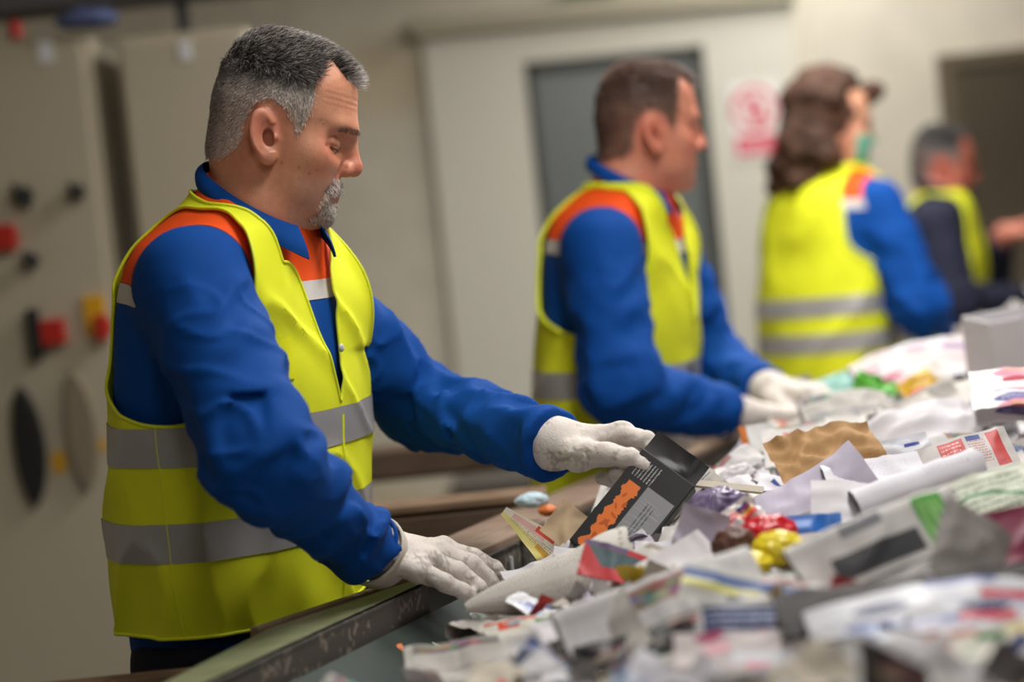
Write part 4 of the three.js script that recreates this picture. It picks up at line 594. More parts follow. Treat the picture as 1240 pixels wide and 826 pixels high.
worker({
  ...MAN, label: 'dark jacketed man with greying hair, last of the sorters', pos: [1.266, 0, -5.87], yaw: 75, cell: 0.010, headCell: 0.0055, lean: 0.02, dy: -0.06, wide: 0.92, dark: true, bare: 'L', stripes: [[1.13, 0], [1.02, 0]], hem: 0.9, vBottom: 1.12,
  head: { o: [0.045, 1.49, 0.03], yaw: 12, pitch: 12 }, neck: [0.01, 1.40, 0.03], collar: { x: 0.005, y: 1.425, z: 0.05, r: 0.066, k: 0.55 }, skin: lin(190, 112, 92), ruddy: lin(186, 88, 74),
  hair: 'short', hairCount: 4000, hairWidth: 0.0011, hairLabel: 'short dark greying hair', hairColours: { side: lin(150, 142, 138), top: lin(74, 70, 70), front: lin(70, 66, 64) },
  arm: { R: { s: [-0.165, 1.325, 0.02], e: [-0.24, 1.10, 0.07], w: [-0.02, 1.09, 0.235] }, L: { s: [0.165, 1.325, 0.02], e: [0.25, 1.14, 0.15], w: [0.10, 1.27, 0.20] } },
  hand: { R: handJoints([0.0, 1.09, 0.245], [0.5, 0.0, 1], [0, 1, 0], -1, 0.45), L: handJoints([0.095, 1.278, 0.21], [-0.3, 0.3, 1], [0, 1, 0.2], 1, 0.4) },
});

// ------------------------------------------------------------------ waste paper on the belt
const TEX = {};
function paint(name, w, h, fn) { const c = document.createElement('canvas'); c.width = w; c.height = h; const q = c.getContext('2d'); fn(q, w, h); const t = new THREE.CanvasTexture(c); t.colorSpace = THREE.SRGBColorSpace; t.anisotropy = 4; TEX[name] = t; return t; }
const fillAll = (q, w, h, c) => { q.fillStyle = c; q.fillRect(0, 0, w, h); };
function lines(q, x, y, w, h, step, c) { q.fillStyle = c; for (let k = y; k < y + h; k += step) { let a = x; while (a < x + w - 4) { const l = Math.min(rr(2, 9), x + w - a); q.fillRect(a, k + rr(-0.6, 0.6), l, step * rr(0.25, 0.42)); a += l + rr(1.5, 4); } } }
function newsPage(bg, ink, accent, photo) { return (q, w, h) => { fillAll(q, w, h, bg); if (accent) { q.fillStyle = accent; q.fillRect(8, 8, w - 16, 26); lines(q, 16, 16, w - 40, 10, 12, bg); } lines(q, 10, accent ? 44 : 12, w * 0.8, 22, 22, ink); const n = 3, cw = (w - 20) / n; for (let k = 0; k < n; k++) lines(q, 10 + k * cw, 76, cw - 9, h - 90, 7, ink); if (photo) { const x = rr(10, w * 0.3), y = rr(90, h * 0.5), pw = rr(0.3, 0.55) * w, ph = rr(0.18, 0.3) * h; q.fillStyle = photo; q.fillRect(x, y, pw, ph); for (let k = 0; k < 26; k++) { q.fillStyle = `rgba(${rr(20, 230) | 0},${rr(20, 200) | 0},${rr(20, 200) | 0},0.5)`; q.beginPath(); q.ellipse(x + rr(0.1, 0.9) * pw, y + rr(0.15, 0.85) * ph, rr(3, 18), rr(3, 14), rr(0, 3), 0, 7); q.fill(); } } }; }
function ad(bg, cols, n) { return (q, w, h) => { fillAll(q, w, h, bg); for (let k = 0; k < n; k++) { q.fillStyle = cols[k % cols.length]; const x = rr(0, w * 0.75), y = rr(0, h * 0.8); if (rnd() < 0.3) { q.beginPath(); q.ellipse(x + 30, y + 24, rr(16, 46), rr(14, 36), rr(0, 3), 0, 7); q.fill(); } else q.fillRect(x, y, rr(24, w * 0.6), rr(12, h * 0.22)); if (rnd() < 0.7) lines(q, x + 4, y + 6, rr(40, 100), rr(12, 40), 8, rnd() < 0.5 ? '#ffffff' : '#3a3a44'); } }; }
function glossy(cols) { return (q, w, h) => { fillAll(q, w, h, cols[0]); for (let k = 0; k < 34; k++) { q.fillStyle = cols[1 + (k % (cols.length - 1))]; q.globalAlpha = rr(0.45, 0.95); q.beginPath(); q.ellipse(rr(0, w), rr(0, h), rr(8, 60), rr(6, 44), rr(0, 3), 0, 7); q.fill(); } q.globalAlpha = 1; }; }
paint('news1', 256, 352, newsPage('#bab6b1', '#8d8882', null, '#77706c')); paint('news2', 256, 352, newsPage('#c8c4c4', '#8a8a90', '#b83a36', '#8a6a5c')); paint('news3', 256, 352, newsPage('#b2aca4', '#79757a', '#33406e', '#5c6a80')); paint('news4', 256, 352, newsPage('#c2bdb6', '#a39a90', null, null));
paint('adRed', 256, 352, ad('#d6d0ce', ['#c82a32', '#d84a4a', '#e8b423', '#b42030', '#39418a'], 11)); paint('adYellow', 256, 352, ad('#d4cfc4', ['#e6c62a', '#d94a2a', '#3d8a4a', '#e9d15c', '#8a8a92'], 10)); paint('adBlue', 256, 352, ad('#cfcfd6', ['#3a4a9a', '#8fa4d0', '#c83a4a', '#2a3060', '#d8dcea'], 11)); paint('adGreen', 256, 352, ad('#d2d2ca', ['#4a9a3a', '#9aca5a', '#e0e6c8', '#d85a2a', '#8a9a8a'], 10)); paint('adPink', 256, 352, ad('#d6cbcb', ['#c83a70', '#e6a0b0', '#d2d2da', '#7a4a8a', '#e8c8b8'], 9));
paint('glossDark', 256, 352, glossy(['#2a2624', '#141414', '#4a3a30', '#6a2230', '#2a4a4a', '#8a7a6a'])); paint('glossWarm', 256, 352, glossy(['#b8906a', '#d8a24a', '#8a3a22', '#e0c8a0', '#5a2a1c', '#c84a2a'])); paint('glossCool', 256, 352, glossy(['#8a94b0', '#3a4a8a', '#c8cce0', '#6a5a8a', '#e8e8f0', '#2a6a9a'])); paint('glossGreen', 256, 352, glossy(['#7aa03a', '#3a6a2a', '#b0d04a', '#e0e0c8', '#2a3a1a']));
paint('letter', 256, 352, (q, w, h) => { fillAll(q, w, h, '#cfccd4'); lines(q, 24, 40, 200, 120, 10, '#b4b2bc'); lines(q, 24, 190, 160, 60, 10, '#bcbac4'); });
// prints for the pieces that stand out
paint('blackBox', 512, 288, (q, w, h) => {                          // print of the black carton
  fillAll(q, w, h, '#1d1b1c'); q.fillStyle = '#8f8f92'; q.fillRect(60, 128, 330, 148); lines(q, 110, 176, 220, 50, 17, '#3a3a3e'); q.strokeStyle = '#c0c0c2'; q.lineWidth = 3; for (let k = 0; k < 16; k++) { q.beginPath(); const x = rr(76, 350); q.moveTo(x, rr(132, 170)); q.lineTo(x + rr(-30, 30), rr(220, 272)); q.globalAlpha = 0.35; q.stroke(); } q.globalAlpha = 1;
  q.fillStyle = '#e8792e'; q.beginPath(); q.moveTo(8, 60); for (let k = 0; k <= 120; k++) q.lineTo(8 + k * 3, 40 + 34 * noise(k * 0.07, 2) + 9 * noise(k * 0.3, 5)); for (let k = 120; k >= 0; k--) q.lineTo(8 + k * 3, 104 + 30 * noise(k * 0.06, 7) + 12 * noise(k * 0.35, 3)); q.closePath(); q.fill(); q.fillStyle = '#c2561c'; for (let k = 0; k < 8; k++) { q.beginPath(); q.ellipse(rr(30, 330), rr(60, 96), rr(6, 26), rr(4, 10), rr(0, 3), 0, 7); q.fill(); }
  lines(q, 395, 30, 90, 110, 16, '#c8c8c8'); 
});
paint('redTeal', 256, 128, (q, w, h) => { fillAll(q, w, h, '#c93a40'); q.fillStyle = '#4c6268'; q.beginPath(); q.moveTo(10, 18); q.lineTo(200, 22); q.bezierCurveTo(235, 50, 180, 80, 214, 92); q.lineTo(60, 84); q.closePath(); q.fill(); q.fillStyle = '#6a5a80'; q.fillRect(0, 0, 120, 18); });
paint('leaflet', 256, 128, (q, w, h) => { fillAll(q, w, h, '#e9e2d2'); q.fillStyle = '#e6d98a'; q.fillRect(0, 76, w, 52); q.fillStyle = '#e8b6b0'; q.fillRect(30, 18, 120, 40); q.fillStyle = '#dc5a3e'; q.fillRect(110, 8, 70, 34); q.fillStyle = '#d8a23a'; q.fillRect(140, 80, 80, 22); lines(q, 30, 62, 180, 30, 9, '#9a8a7a'); });
paint('greenLabel', 512, 192, (q, w, h) => { fillAll(q, w, h, '#c4c0be'); lines(q, 20, 14, 300, 60, 10, '#b0aeb0'); q.fillStyle = '#75757a'; q.fillRect(150, 40, 120, 30); q.fillStyle = '#3a3a3e'; q.fillRect(90, 108, 260, 60); q.fillStyle = '#4f9a3a'; q.fillRect(368, 40, 96, 152); q.fillStyle = '#a6cf8a'; for (let k = 0; k < 3; k++) q.fillRect(384 + k * 25, 54, 9, 112); q.fillStyle = '#e2b6bc'; q.fillRect(330, 6, 100, 16); });
paint('logoWhite', 256, 192, (q, w, h) => { fillAll(q, w, h, '#eeecee'); q.fillStyle = '#5a5a9a'; q.beginPath(); q.ellipse(150, 50, 84, 22, -0.06, 0, 7); q.fill(); q.fillStyle = '#d890a4'; q.beginPath(); q.ellipse(150, 96, 76, 32, -0.06, 0, 7); q.fill(); q.fillStyle = '#b0304a'; q.fillRect(100, 128, 70, 26); q.fillStyle = '#2c3c78'; q.fillRect(176, 128, 70, 40); q.fillStyle = '#d8a030'; q.fillRect(110, 86, 80, 7); lines(q, 90, 40, 120, 24, 12, '#f0e8f0'); });
paint('redBlocks', 256, 160, (q, w, h) => { fillAll(q, w, h, '#c2bcba'); q.fillStyle = '#c24a4a'; q.fillRect(60, 10, 70, 140); q.fillRect(196, 10, 36, 140); lines(q, 66, 20, 58, 120, 16, '#e6b8b4'); lines(q, 140, 30, 50, 90, 11, '#b86a6a'); q.fillStyle = '#4a5a94'; q.fillRect(140, 8, 40, 20); });
paint('stripes', 256, 128, (q, w, h) => { fillAll(q, w, h, '#c8c6c2'); q.fillStyle = '#51689e'; q.fillRect(0, 20, w, 30); q.fillStyle = '#d8d27a'; q.fillRect(0, 52, w, 22); q.fillStyle = '#3f4c5e'; q.fillRect(90, 74, w, 24); q.fillStyle = '#c88a86'; for (let k = 0; k < 5; k++) q.fillRect(150 + k * 18, 4, 10, 14); });
paint('navyText', 256, 128, (q, w, h) => { fillAll(q, w, h, '#c8c6c8'); q.fillStyle = '#33406a'; q.fillRect(10, 16, 236, 88); lines(q, 20, 26, 200, 70, 18, '#c8cce0'); });
paint('redText', 256, 96, (q, w, h) => { fillAll(q, w, h, '#e9e4e2'); lines(q, 56, 10, 190, 60, 20, '#cf4a4e'); q.fillStyle = '#e2c23a'; q.fillRect(120, 30, 56, 40); });
paint('orangeFrame', 128, 160, (q, w, h) => { fillAll(q, w, h, '#dcdcdc'); q.fillStyle = '#c8722e'; q.fillRect(0, 0, 26, h); q.fillStyle = '#5a7a7a'; q.fillRect(44, 96, 50, 64); });
paint('cupPrint', 256, 128, (q, w, h) => { fillAll(q, w, h, '#e8b83a'); q.fillStyle = '#d6502c'; q.beginPath(); q.ellipse(80, 90, 70, 40, 0.3, 0, 7); q.fill(); q.fillStyle = '#b02a3a'; q.fillRect(120, 90, 60, 38); q.fillStyle = '#f0e8e0'; q.fillRect(190, 0, 66, 128); });
paint('greenPrint', 256, 128, (q, w, h) => { fillAll(q, w, h, '#dfe2d2'); lines(q, 20, 16, 200, 90, 13, '#4a6a4a'); q.strokeStyle = '#2f7a45'; q.lineWidth = 7; q.beginPath(); q.moveTo(30, 90); q.bezierCurveTo(90, 20, 160, 30, 240, 100); q.stroke(); q.fillStyle = '#d8a83a'; q.fillRect(120, 96, 60, 20); });
const PM = {}; const pm = (k, o = {}) => PM[k] ??= std(0xffffff, o.r ?? 0.7, { map: TEX[k] });
for (const [k, c, r] of [['white', [208, 204, 208], 0.7], ['lavender', [186, 178, 196], 0.7], ['cream', [192, 182, 166], 0.75], ['kraft', [168, 130, 86], 0.8], ['grey', [146, 140, 138], 0.75], ['purple', [106, 92, 124], 0.4], ['redfoil', [196, 30, 42], 0.35], ['yellowfoil', [226, 204, 40], 0.4], ['brownfoil', [92, 58, 48], 0.5], ['bluefoil', [34, 104, 190], 0.4], ['greenfoil', [84, 168, 48], 0.45], ['black', [26, 25, 26], 0.45], ['dark', [58, 52, 50], 0.6], ['teal', [150, 200, 190], 0.6], ['pink', [200, 166, 158], 0.7], ['sky', [190, 214, 224], 0.7], ['magenta', [120, 34, 64], 0.5], ['orange', [222, 118, 50], 0.5], ['card', [196, 170, 138], 0.85]]) PM[k] = std(srgb(...c), r);

function sheet(w, h, o = {}) {                                     // lies in xz; kx, kz: curvature; n: crumple height; fold: [place, angle]; thick
  const nx = o.nx || 20, nz = o.nz || 14, pos = [], uv = [], idx = [], s = o.seed ?? 1, kx = o.kx || 0.001, kz = o.kz || 0.001;
  for (let j = 0; j <= nz; j++) for (let i = 0; i <= nx; i++) {
    const u = i / nx, v = j / nz; let x = (u - 0.5) * w, z = (v - 0.5) * h, y = 0;
    if (o.taper) z *= lerp(1, o.taper, u);
    if (o.torn) { if (i === 0) x += 0.004 * noise(v * 14, s); if (j === 0) z += 0.004 * noise(u * 16, s + 3); }
    if (o.fold) { const f = (o.fold[0] - 0.5) * w; if (x > f) { const l = x - f; x = f + l * Math.cos(o.fold[1]); y += l * Math.sin(o.fold[1]); } }
    const bx = Math.sin(kx * x) / kx; y += (1 - Math.cos(kx * x)) / kx; x = bx; const bz = Math.sin(kz * z) / kz; y += (1 - Math.cos(kz * z)) / kz; z = bz;
    const q = o.f || 16; y += (o.n ?? 0.004) * (noise(x * q + s, z * q, s) + 0.5 * (1 - 2 * Math.abs(noise(x * q * 1.7, z * q * 1.7 + s, s + 5)))) + 0.0032 * Math.max(0, 1 - 4 * Math.abs(noise(x * 19 + s * 2.3, z * 19, s + 11))); pos.push(x, y, z); uv.push(u, 1 - v);
  }
  for (let j = 0; j < nz; j++) for (let i = 0; i < nx; i++) { const k = j * (nx + 1) + i; idx.push(k, k + nx + 1, k + 1, k + 1, k + nx + 1, k + nx + 2); }
  const g = new THREE.BufferGeometry(); g.setAttribute('position', new THREE.Float32BufferAttribute(pos, 3)); g.setAttribute('uv', new THREE.Float32BufferAttribute(uv, 2)); g.setIndex(idx); g.computeVertexNormals();
  if (!o.thick) return g;
  const t = thicken(g, o.thick), u2 = uv.concat(uv); t.setAttribute('uv', new THREE.Float32BufferAttribute(u2, 2)); return t;
}
function folded(w, h, r, o = {}) {                                 // a sheet folded back over itself along one long edge
  const nx = 22, nz = 8, pos = [], uv = [], idx = [], L = h, s = o.seed ?? 1, tot = 2 * L + Math.PI * r;
  for (let j = 0; j <= nz * 3; j++) for (let i = 0; i <= nx; i++) {
    const u = i / nx, t = j / (nz * 3) * tot; let y, z;
    if (t < L) { z = L / 2 - t; y = 0; } else if (t < L + Math.PI * r) { const a = (t - L) / r; z = -L / 2 - Math.sin(a) * r; y = r - Math.cos(a) * r; } else { z = -L / 2 + (t - L - Math.PI * r); y = 2 * r + (o.open || 0) * (t - L - Math.PI * r); }
    let x = (u - 0.5) * w; const k = o.kx || 0.001; y += (1 - Math.cos(k * x)) / k + 0.006 * noise(x * 14 + s, t * 14, s) + 0.004 * Math.max(0, 1 - 4 * Math.abs(noise(x * 17 + s, t * 17, s + 4))); x = Math.sin(k * x) / k; pos.push(x, y, z); uv.push(u, 1 - (t % L) / L);
  }
  for (let j = 0; j < nz * 3; j++) for (let i = 0; i < nx; i++) { const k = j * (nx + 1) + i; idx.push(k, k + 1, k + nx + 1, k + 1, k + nx + 2, k + nx + 1); }
  const g = new THREE.BufferGeometry(); g.setAttribute('position', new THREE.Float32BufferAttribute(pos, 3)); g.setAttribute('uv', new THREE.Float32BufferAttribute(uv, 2)); g.setIndex(idx); g.computeVertexNormals(); return g;
}
function crumple(a, b, c, s = 1) {
  const g = new THREE.SphereGeometry(1, 40, 26), P = g.attributes.position;
  for (let i = 0; i < P.count; i++) { const x = P.getX(i), y = P.getY(i), z = P.getZ(i); let f = 0.82, m = 0.3, q = 1.9; for (let k = 0; k < 3; k++) { f += m * (0.5 - Math.abs(noise(x * q + s * 3.1, y * q + k, z * q + s))) ; m *= 0.55; q *= 2.1; } P.setXYZ(i, x * a * f, y * b * f, z * c * f); }
  g.computeVertexNormals(); return g;
}
function roll(len, r0, r1, turns, s = 1) {                         // paper rolled to a cone along x
  const nx = 22, nt = Math.round(26 * turns), pos = [], uv = [], idx = [];
  for (let j = 0; j <= nt; j++) for (let i = 0; i <= nx; i++) { const u = i / nx, a = j / nt * turns * Math.PI * 2, r = lerp(r0, r1, Math.pow(u, 0.8)) * (1 - 0.10 * j / nt) * (1 + 0.10 * noise(u * 5 + s, a * 0.8)), end = u > 0.9 ? 0.012 * noise(a * 1.2, s) : 0; pos.push((u - 0.5) * len + end, Math.cos(a) * r * 0.82, Math.sin(a) * r * 1.1); uv.push(j / nt, u); }
  for (let j = 0; j < nt; j++) for (let i = 0; i < nx; i++) { const k = j * (nx + 1) + i; idx.push(k, k + 1, k + nx + 1, k + 1, k + nx + 2, k + nx + 1); }
  const g = new THREE.BufferGeometry(); g.setAttribute('position', new THREE.Float32BufferAttribute(pos, 3)); g.setAttribute('uv', new THREE.Float32BufferAttribute(uv, 2)); g.setIndex(idx); g.computeVertexNormals(); return g;
}
// stands a piece: a = rise of its x axis, t = how far its face leans from flat towards the viewer's side, n = turn of that lean
function pose(o, pos, a, t, n = 0) {
  a *= DEG; t *= DEG; n *= DEG; const N = new THREE.Vector3(Math.sin(n) * Math.sin(t), Math.cos(t), Math.cos(n) * Math.sin(t)), X = new THREE.Vector3(Math.cos(a), Math.sin(a), 0); X.addScaledVector(N, -X.dot(N)).normalize();
  if (t < 0.5) { X.set(Math.cos(a), 0, -Math.sin(a)).addScaledVector(N, -X.dot(N)).normalize(); }
  const Z = new THREE.Vector3().crossVectors(X, N); o.quaternion.setFromRotationMatrix(new THREE.Matrix4().makeBasis(X, N, Z)); o.position.set(...pos); return o;
}
const HEAP = 'waste paper on the sorting belt';
const hero = (name, label, cat, geo, mat, pos, a, t, n) => pose(single(name, geo, mat, label, cat, HEAP), pos, a, t, n);
{ // black carton under the left glove
  const c = thing('carton', 'black carton with orange and silver print under the raised glove', 'carton', [0, 0, 0], 0, HEAP);
  part('box_body', box(0.148, 0.026, 0.082, 0, 0, 0, 0.002), PM.black, c); const f = new THREE.PlaneGeometry(0.145, 0.08); f.rotateX(-Math.PI / 2); f.translate(0, 0.0136, 0); part('printed_face', f, pm('blackBox', { r: 0.4 }), c);
  part('open_flap', sheet(0.032, 0.08, { kx: 9, n: 0.001, thick: 0.0008 }).translate(0.088, 0.008, 0), PM.black, c); part('torn_insert', sheet(0.05, 0.06, { n: 0.006, torn: 1, seed: 4 }).translate(-0.06, -0.002, -0.052), PM.card, c);
  pose(c, [0.127, 1.045, -2.436], 49, 66, -8);
}
hero('newspaper', 'cone shaped rolled newspaper pointing at the resting glove', 'newspaper', roll(0.20, 0.005, 0.054, 1.35, 2), pm('news4'), [0.015, 0.998, -2.254], 15, 40, 0);
hero('booklet', 'red edged booklet with a teal cover behind the rolled newspaper', 'booklet', sheet(0.105, 0.044, { kx: -7, n: 0.002, thick: 0.003, taper: 0.9 }), pm('redTeal', { r: 0.45 }), [0.101, 1.025, -2.175], -24, 62, 14);
hero('leaflet', 'pointed yellow and pink leaflet standing beside the rail', 'leaflet', sheet(0.112, 0.012, { kx: 3, n: 0.002, taper: 4.6 }).translate(0, 0, 0.0), pm('leaflet', { r: 0.5 }), [0.006, 1.022, -2.485], -43, 74, -20);
for (const [i, p, a, t, w] of [[0, [0.046, 1.017, -2.435], 40, 55, 0.09], [1, [0.059, 1.008, -2.405], -12, 50, 0.07], [2, [0.021, 0.998, -2.414], 14, 60, 0.08], [3, [-0.008, 0.996, -2.404], 22, 40, 0.07], [4, [0.071, 1.028, -2.486], 55, 70, 0.06], [5, [0.039, 1.029, -2.456], -30, 66, 0.05]]) hero('paper_strip', `${['steep white shredded strip touching the black carton', 'white shredded strip just left of the red edged booklet', 'long white shredded strip on top of the rolled newspaper', 'white shredded strip nearest to the resting glove', 'short white strip standing against the black carton', 'white shredded strip lying across the pointed leaflet'][i]}`, 'paper strip', sheet(w, 0.013, { kx: i % 2 ? 9 : -8, n: 0.004, seed: i + 3 }), PM.white, p, a, t, 0);
hero('paper_sheet', 'large lavender sheet rising in the middle of the heap', 'paper', sheet(0.155, 0.08, { kx: 4, kz: -7, n: 0.005, seed: 9 }), PM.lavender, [0.339, 1.055, -2.370], 26, 46, -25);
hero('paper_sheet', 'plain white sheet right of the lavender sheet', 'paper', sheet(0.13, 0.085, { kx: -3, n: 0.003, seed: 12, fold: [0.6, -0.35] }), PM.white, [0.381, 1.050, -2.226], -14, 46, 12);
hero('newspaper', 'folded newspaper with green label block and black bar', 'newspaper', folded(0.19, 0.08, 0.006, { kx: -2.5, seed: 4 }), pm('greenLabel'), [0.345, 1.055, -1.916], 21, 58, 8);
hero('newspaper', 'grey inside page leaning behind the green label newspaper', 'newspaper', sheet(0.08, 0.085, { kx: -6, n: 0.004, seed: 5 }), PM.grey, [0.413, 1.060, -1.860], -30, 66, 30);
hero('kraft_paper', 'crumpled brown kraft paper below the grey newspapers', 'paper', sheet(0.15, 0.11, { n: 0.016, f: 22, seed: 8, kx: -3, nx: 30, nz: 22 }), PM.kraft, [0.401, 1.070, -2.600], 16, 40, 5);
hero('magazine', 'white rolled magazine right of the kraft paper', 'magazine', roll(0.155, 0.019, 0.022, 1.4, 5), pm('letter'), [0.441, 1.075, -2.233], 18, 50, 0);
hero('paper_sheet', 'white sheet with a small yellow mark beside rolled magazine', 'paper', sheet(0.12, 0.08, { n: 0.003, seed: 21 }), pm('letter'), [0.418, 1.070, -2.361], 6, 30, 0);
hero('brochure', 'glossy white folded brochure with purple and red emblem', 'brochure', folded(0.12, 0.075, 0.012, { kx: -3, seed: 8, open: 0.25 }), pm('logoWhite', { r: 0.65 }), [0.714, 1.095, -2.856], -10, 48, -14);
{ const c = thing('carton', 'white open carton at the far right edge of the heap', 'carton', [0, 0, 0], 0, HEAP), b = box(0.15, 0.10, 0.004, 0, 0.05, 0.05); part('front_panel', b, PM.white, c); part('back_panel', box(0.15, 0.10, 0.004, 0, 0.05, -0.05), PM.white, c); part('side_panel', box(0.004, 0.10, 0.1, -0.075, 0.05, 0), PM.white, c); part('side_panel', box(0.004, 0.10, 0.1, 0.075, 0.05, 0), PM.white, c); part('bottom_panel', box(0.15, 0.004, 0.1), PM.white, c); c.position.set(...[0.876, 1.090, -3.440]); c.rotation.set(0.1, 0.25, 0.04); }
hero('magazine', 'magazine with red column blocks below the glossy brochure', 'magazine', sheet(0.12, 0.06, { kx: -3, n: 0.003, thick: 0.004, seed: 31 }), pm('redBlocks', { r: 0.5 }), [0.558, 1.070, -2.490], 12, 48, -6);
hero('plastic_bag', 'crumpled dull purple bag left of the red foil', 'bag', crumple(0.040, 0.03, 0.032, 2), PM.purple, [0.219, 1.055, -2.312], 30, 30, 0);
hero('foil_wrapper', 'crumpled red foil wrapper in the middle of the heap', 'wrapper', crumple(0.034, 0.022, 0.026, 5), PM.redfoil, [0.256, 1.050, -2.146], 10, 20, 0);
hero('foil_wrapper', 'red and white crinkled wrapper beside the purple bag', 'wrapper', sheet(0.06, 0.05, { n: 0.012, f: 40, seed: 3, nx: 22, nz: 18 }), pm('adRed', { r: 0.4 }), [0.235, 1.055, -2.203], 40, 55, 0);
hero('foil_wrapper', 'crumpled yellow wrapper right of the brown crumpled paper', 'wrapper', crumple(0.028, 0.017, 0.022, 7), PM.yellowfoil, [0.259, 1.045, -2.081], -12, 30, 0);
hero('foil_wrapper', 'flat yellow crumpled wrapper below the brown crumpled paper', 'wrapper', crumple(0.028, 0.012, 0.02, 11), PM.yellowfoil, [0.222, 1.035, -2.063], 8, 20, 0);
hero('paper_ball', 'small brown crumpled paper between red and yellow wrappers', 'paper', crumple(0.026, 0.02, 0.022, 13), PM.brownfoil, [0.218, 1.045, -2.132], 0, 20, 0);
hero('packet', 'bright blue flat packet below the lavender sheet', 'packet', sheet(0.07, 0.035, { n: 0.004, kx: -4, thick: 0.004, seed: 14 }), PM.bluefoil, [0.309, 1.045, -2.187], -4, 55, 0);
hero('magazine', 'dark brown and green magazine curling behind green label newspaper', 'magazine', sheet(0.12, 0.06, { kx: -9, n: 0.003, thick: 0.004, seed: 16 }), pm('glossDark', { r: 0.4 }), [0.342, 1.045, -2.072], 24, 42, 0);
hero('paper_sheet', 'small upright lavender sheet right of the black carton', 'paper', sheet(0.07, 0.056, { kx: 5, n: 0.002, seed: 18 }), PM.lavender, [0.184, 1.045, -2.192], 70, 70, -15);
hero('paper_sheet', 'white sheet leaning in front of the black carton', 'paper', sheet(0.10, 0.07, { kx: -3, n: 0.003, seed: 19 }), PM.white, [0.158, 1.020, -2.135], 34, 52, 10);
hero('paper_sheet', 'printed letter page lying behind the red edged booklet', 'paper', sheet(0.09, 0.06, { n: 0.004, seed: 20 }), pm('letter'), [0.163, 1.000, -2.324], -8, 45, 0);
hero('magazine', 'blue and yellow striped flyer in the blurred foreground', 'flyer', sheet(0.13, 0.05, { n: 0.003, kx: 3, seed: 23 }), pm('stripes', { r: 0.5 }), [0.200, 1.035, -1.883], -26, 45, 0);
hero('newspaper', 'navy blue headline newspaper in the blurred foreground', 'newspaper', sheet(0.12, 0.05, { n: 0.003, seed: 24 }), pm('navyText'), [0.205, 1.020, -1.817], -4, 52, 0);
hero('newspaper', 'large white and red printed newspaper before the rolled newspaper', 'newspaper', folded(0.21, 0.085, 0.012, { seed: 6, kx: -1 }), pm('news2'), [0.126, 1.000, -1.929], 20, 50, 0);
hero('paper_sheet', 'broad white sheet below the glossy brochure', 'paper', sheet(0.17, 0.08, { kx: -5, kz: -6, n: 0.012, seed: 26 }), PM.white, [0.591, 1.070, -2.926], 14, 40, -8);
hero('newspaper', 'pale pink newspaper at the crest of the heap', 'newspaper', folded(0.26, 0.10, 0.014, { seed: 9, kx: -2.5 }), pm('adPink'), [0.766, 1.075, -3.730], 16, 40, 0);
hero('wrapper', 'orange and yellow food wrapper at the crest of the heap', 'wrapper', sheet(0.09, 0.06, { n: 0.006, seed: 28 }), pm('cupPrint', { r: 0.4 }), [0.701, 1.080, -3.396], 34, 60, 0);
hero('wrapper', 'bright green plastic wrapper at the far crest', 'wrapper', sheet(0.08, 0.07, { n: 0.014, f: 30, seed: 29, nx: 20, nz: 16 }), PM.greenfoil, [0.629, 1.065, -3.504], -30, 60, 0);
hero('packaging_card', 'teal and orange packaging card left of the green wrapper', 'card', sheet(0.10, 0.06, { n: 0.004, seed: 30 }), PM.teal, [0.575, 1.065, -3.660], 18, 55, 0);
hero('newspaper', 'grey crumpled newspaper at the far left of the crest', 'newspaper', sheet(0.16, 0.10, { n: 0.018, f: 14, seed: 33, nx: 24, nz: 16 }), PM.grey, [0.471, 1.050, -3.633], 12, 42, 0);
hero('newspaper', 'lavender grey folded newspaper above the kraft paper', 'newspaper', folded(0.15, 0.07, 0.008, { seed: 12, kx: -5, open: 0.2 }), pm('news3'), [0.533, 1.062, -3.236], 4, 42, 0);
hero('packaging_card', 'card with an orange edge left of the kraft paper', 'card', sheet(0.055, 0.075, { n: 0.002, thick: 0.002, seed: 34 }), pm('orangeFrame'), [0.354, 1.055, -2.946], 4, 66, 0);
hero('newspaper', 'flat newspaper with red headlines left of the kraft paper', 'newspaper', sheet(0.14, 0.06, { n: 0.003, seed: 35 }), pm('redText'), [0.411, 1.065, -2.814], -3, 52, 0);
hero('flyer', 'small blue and white flyer right of the kraft paper', 'flyer', sheet(0.07, 0.055, { n: 0.005, seed: 36 }), pm('adBlue', { r: 0.4 }), [0.506, 1.062, -2.616], 10, 60, 0);
hero('newspaper', 'newspaper with green curved print at the right edge', 'newspaper', sheet(0.17, 0.075, { n: 0.004, kx: -2, seed: 37 }), pm('greenPrint'), [0.475, 1.070, -2.072], 22, 45, 0);
hero('magazine', 'dark magenta magazine at the right edge', 'magazine', sheet(0.10, 0.06, { n: 0.003, thick: 0.004, seed: 38 }), PM.magenta, [0.471, 1.055, -1.950], 10, 50, 0);
hero('cardboard_strip', 'thin brown cardboard strip slanting over the white magazine', 'cardboard', box(0.15, 0.004, 0.008), PM.card, [0.394, 1.070, -2.095], 28, 40, 0);
hero('cardboard_strip', 'long pale cardboard strip pointing out of the black carton', 'cardboard', box(0.12, 0.004, 0.01), PM.cream, [0.233, 1.070, -2.451], -24, 40, 0);
hero('paper_cup', 'crushed pale blue paper lying on the wooden cap', 'paper', crumple(0.024, 0.011, 0.018, 17), PM.sky, [0.005, 1.024, -2.846], 0, 5, 0);
hero('wrapper', 'small orange scrap beside the crushed pale blue paper', 'wrapper', crumple(0.014, 0.008, 0.012, 19), PM.orange, [0.027, 1.011, -2.815], 0, 5, 0);
hero('magazine', 'long dark magazine spine under the green label newspaper', 'magazine', sheet(0.30, 0.05, { n: 0.003, thick: 0.006, seed: 41 }), PM.dark, [0.365, 1.035, -1.788], 2, 40, 0);
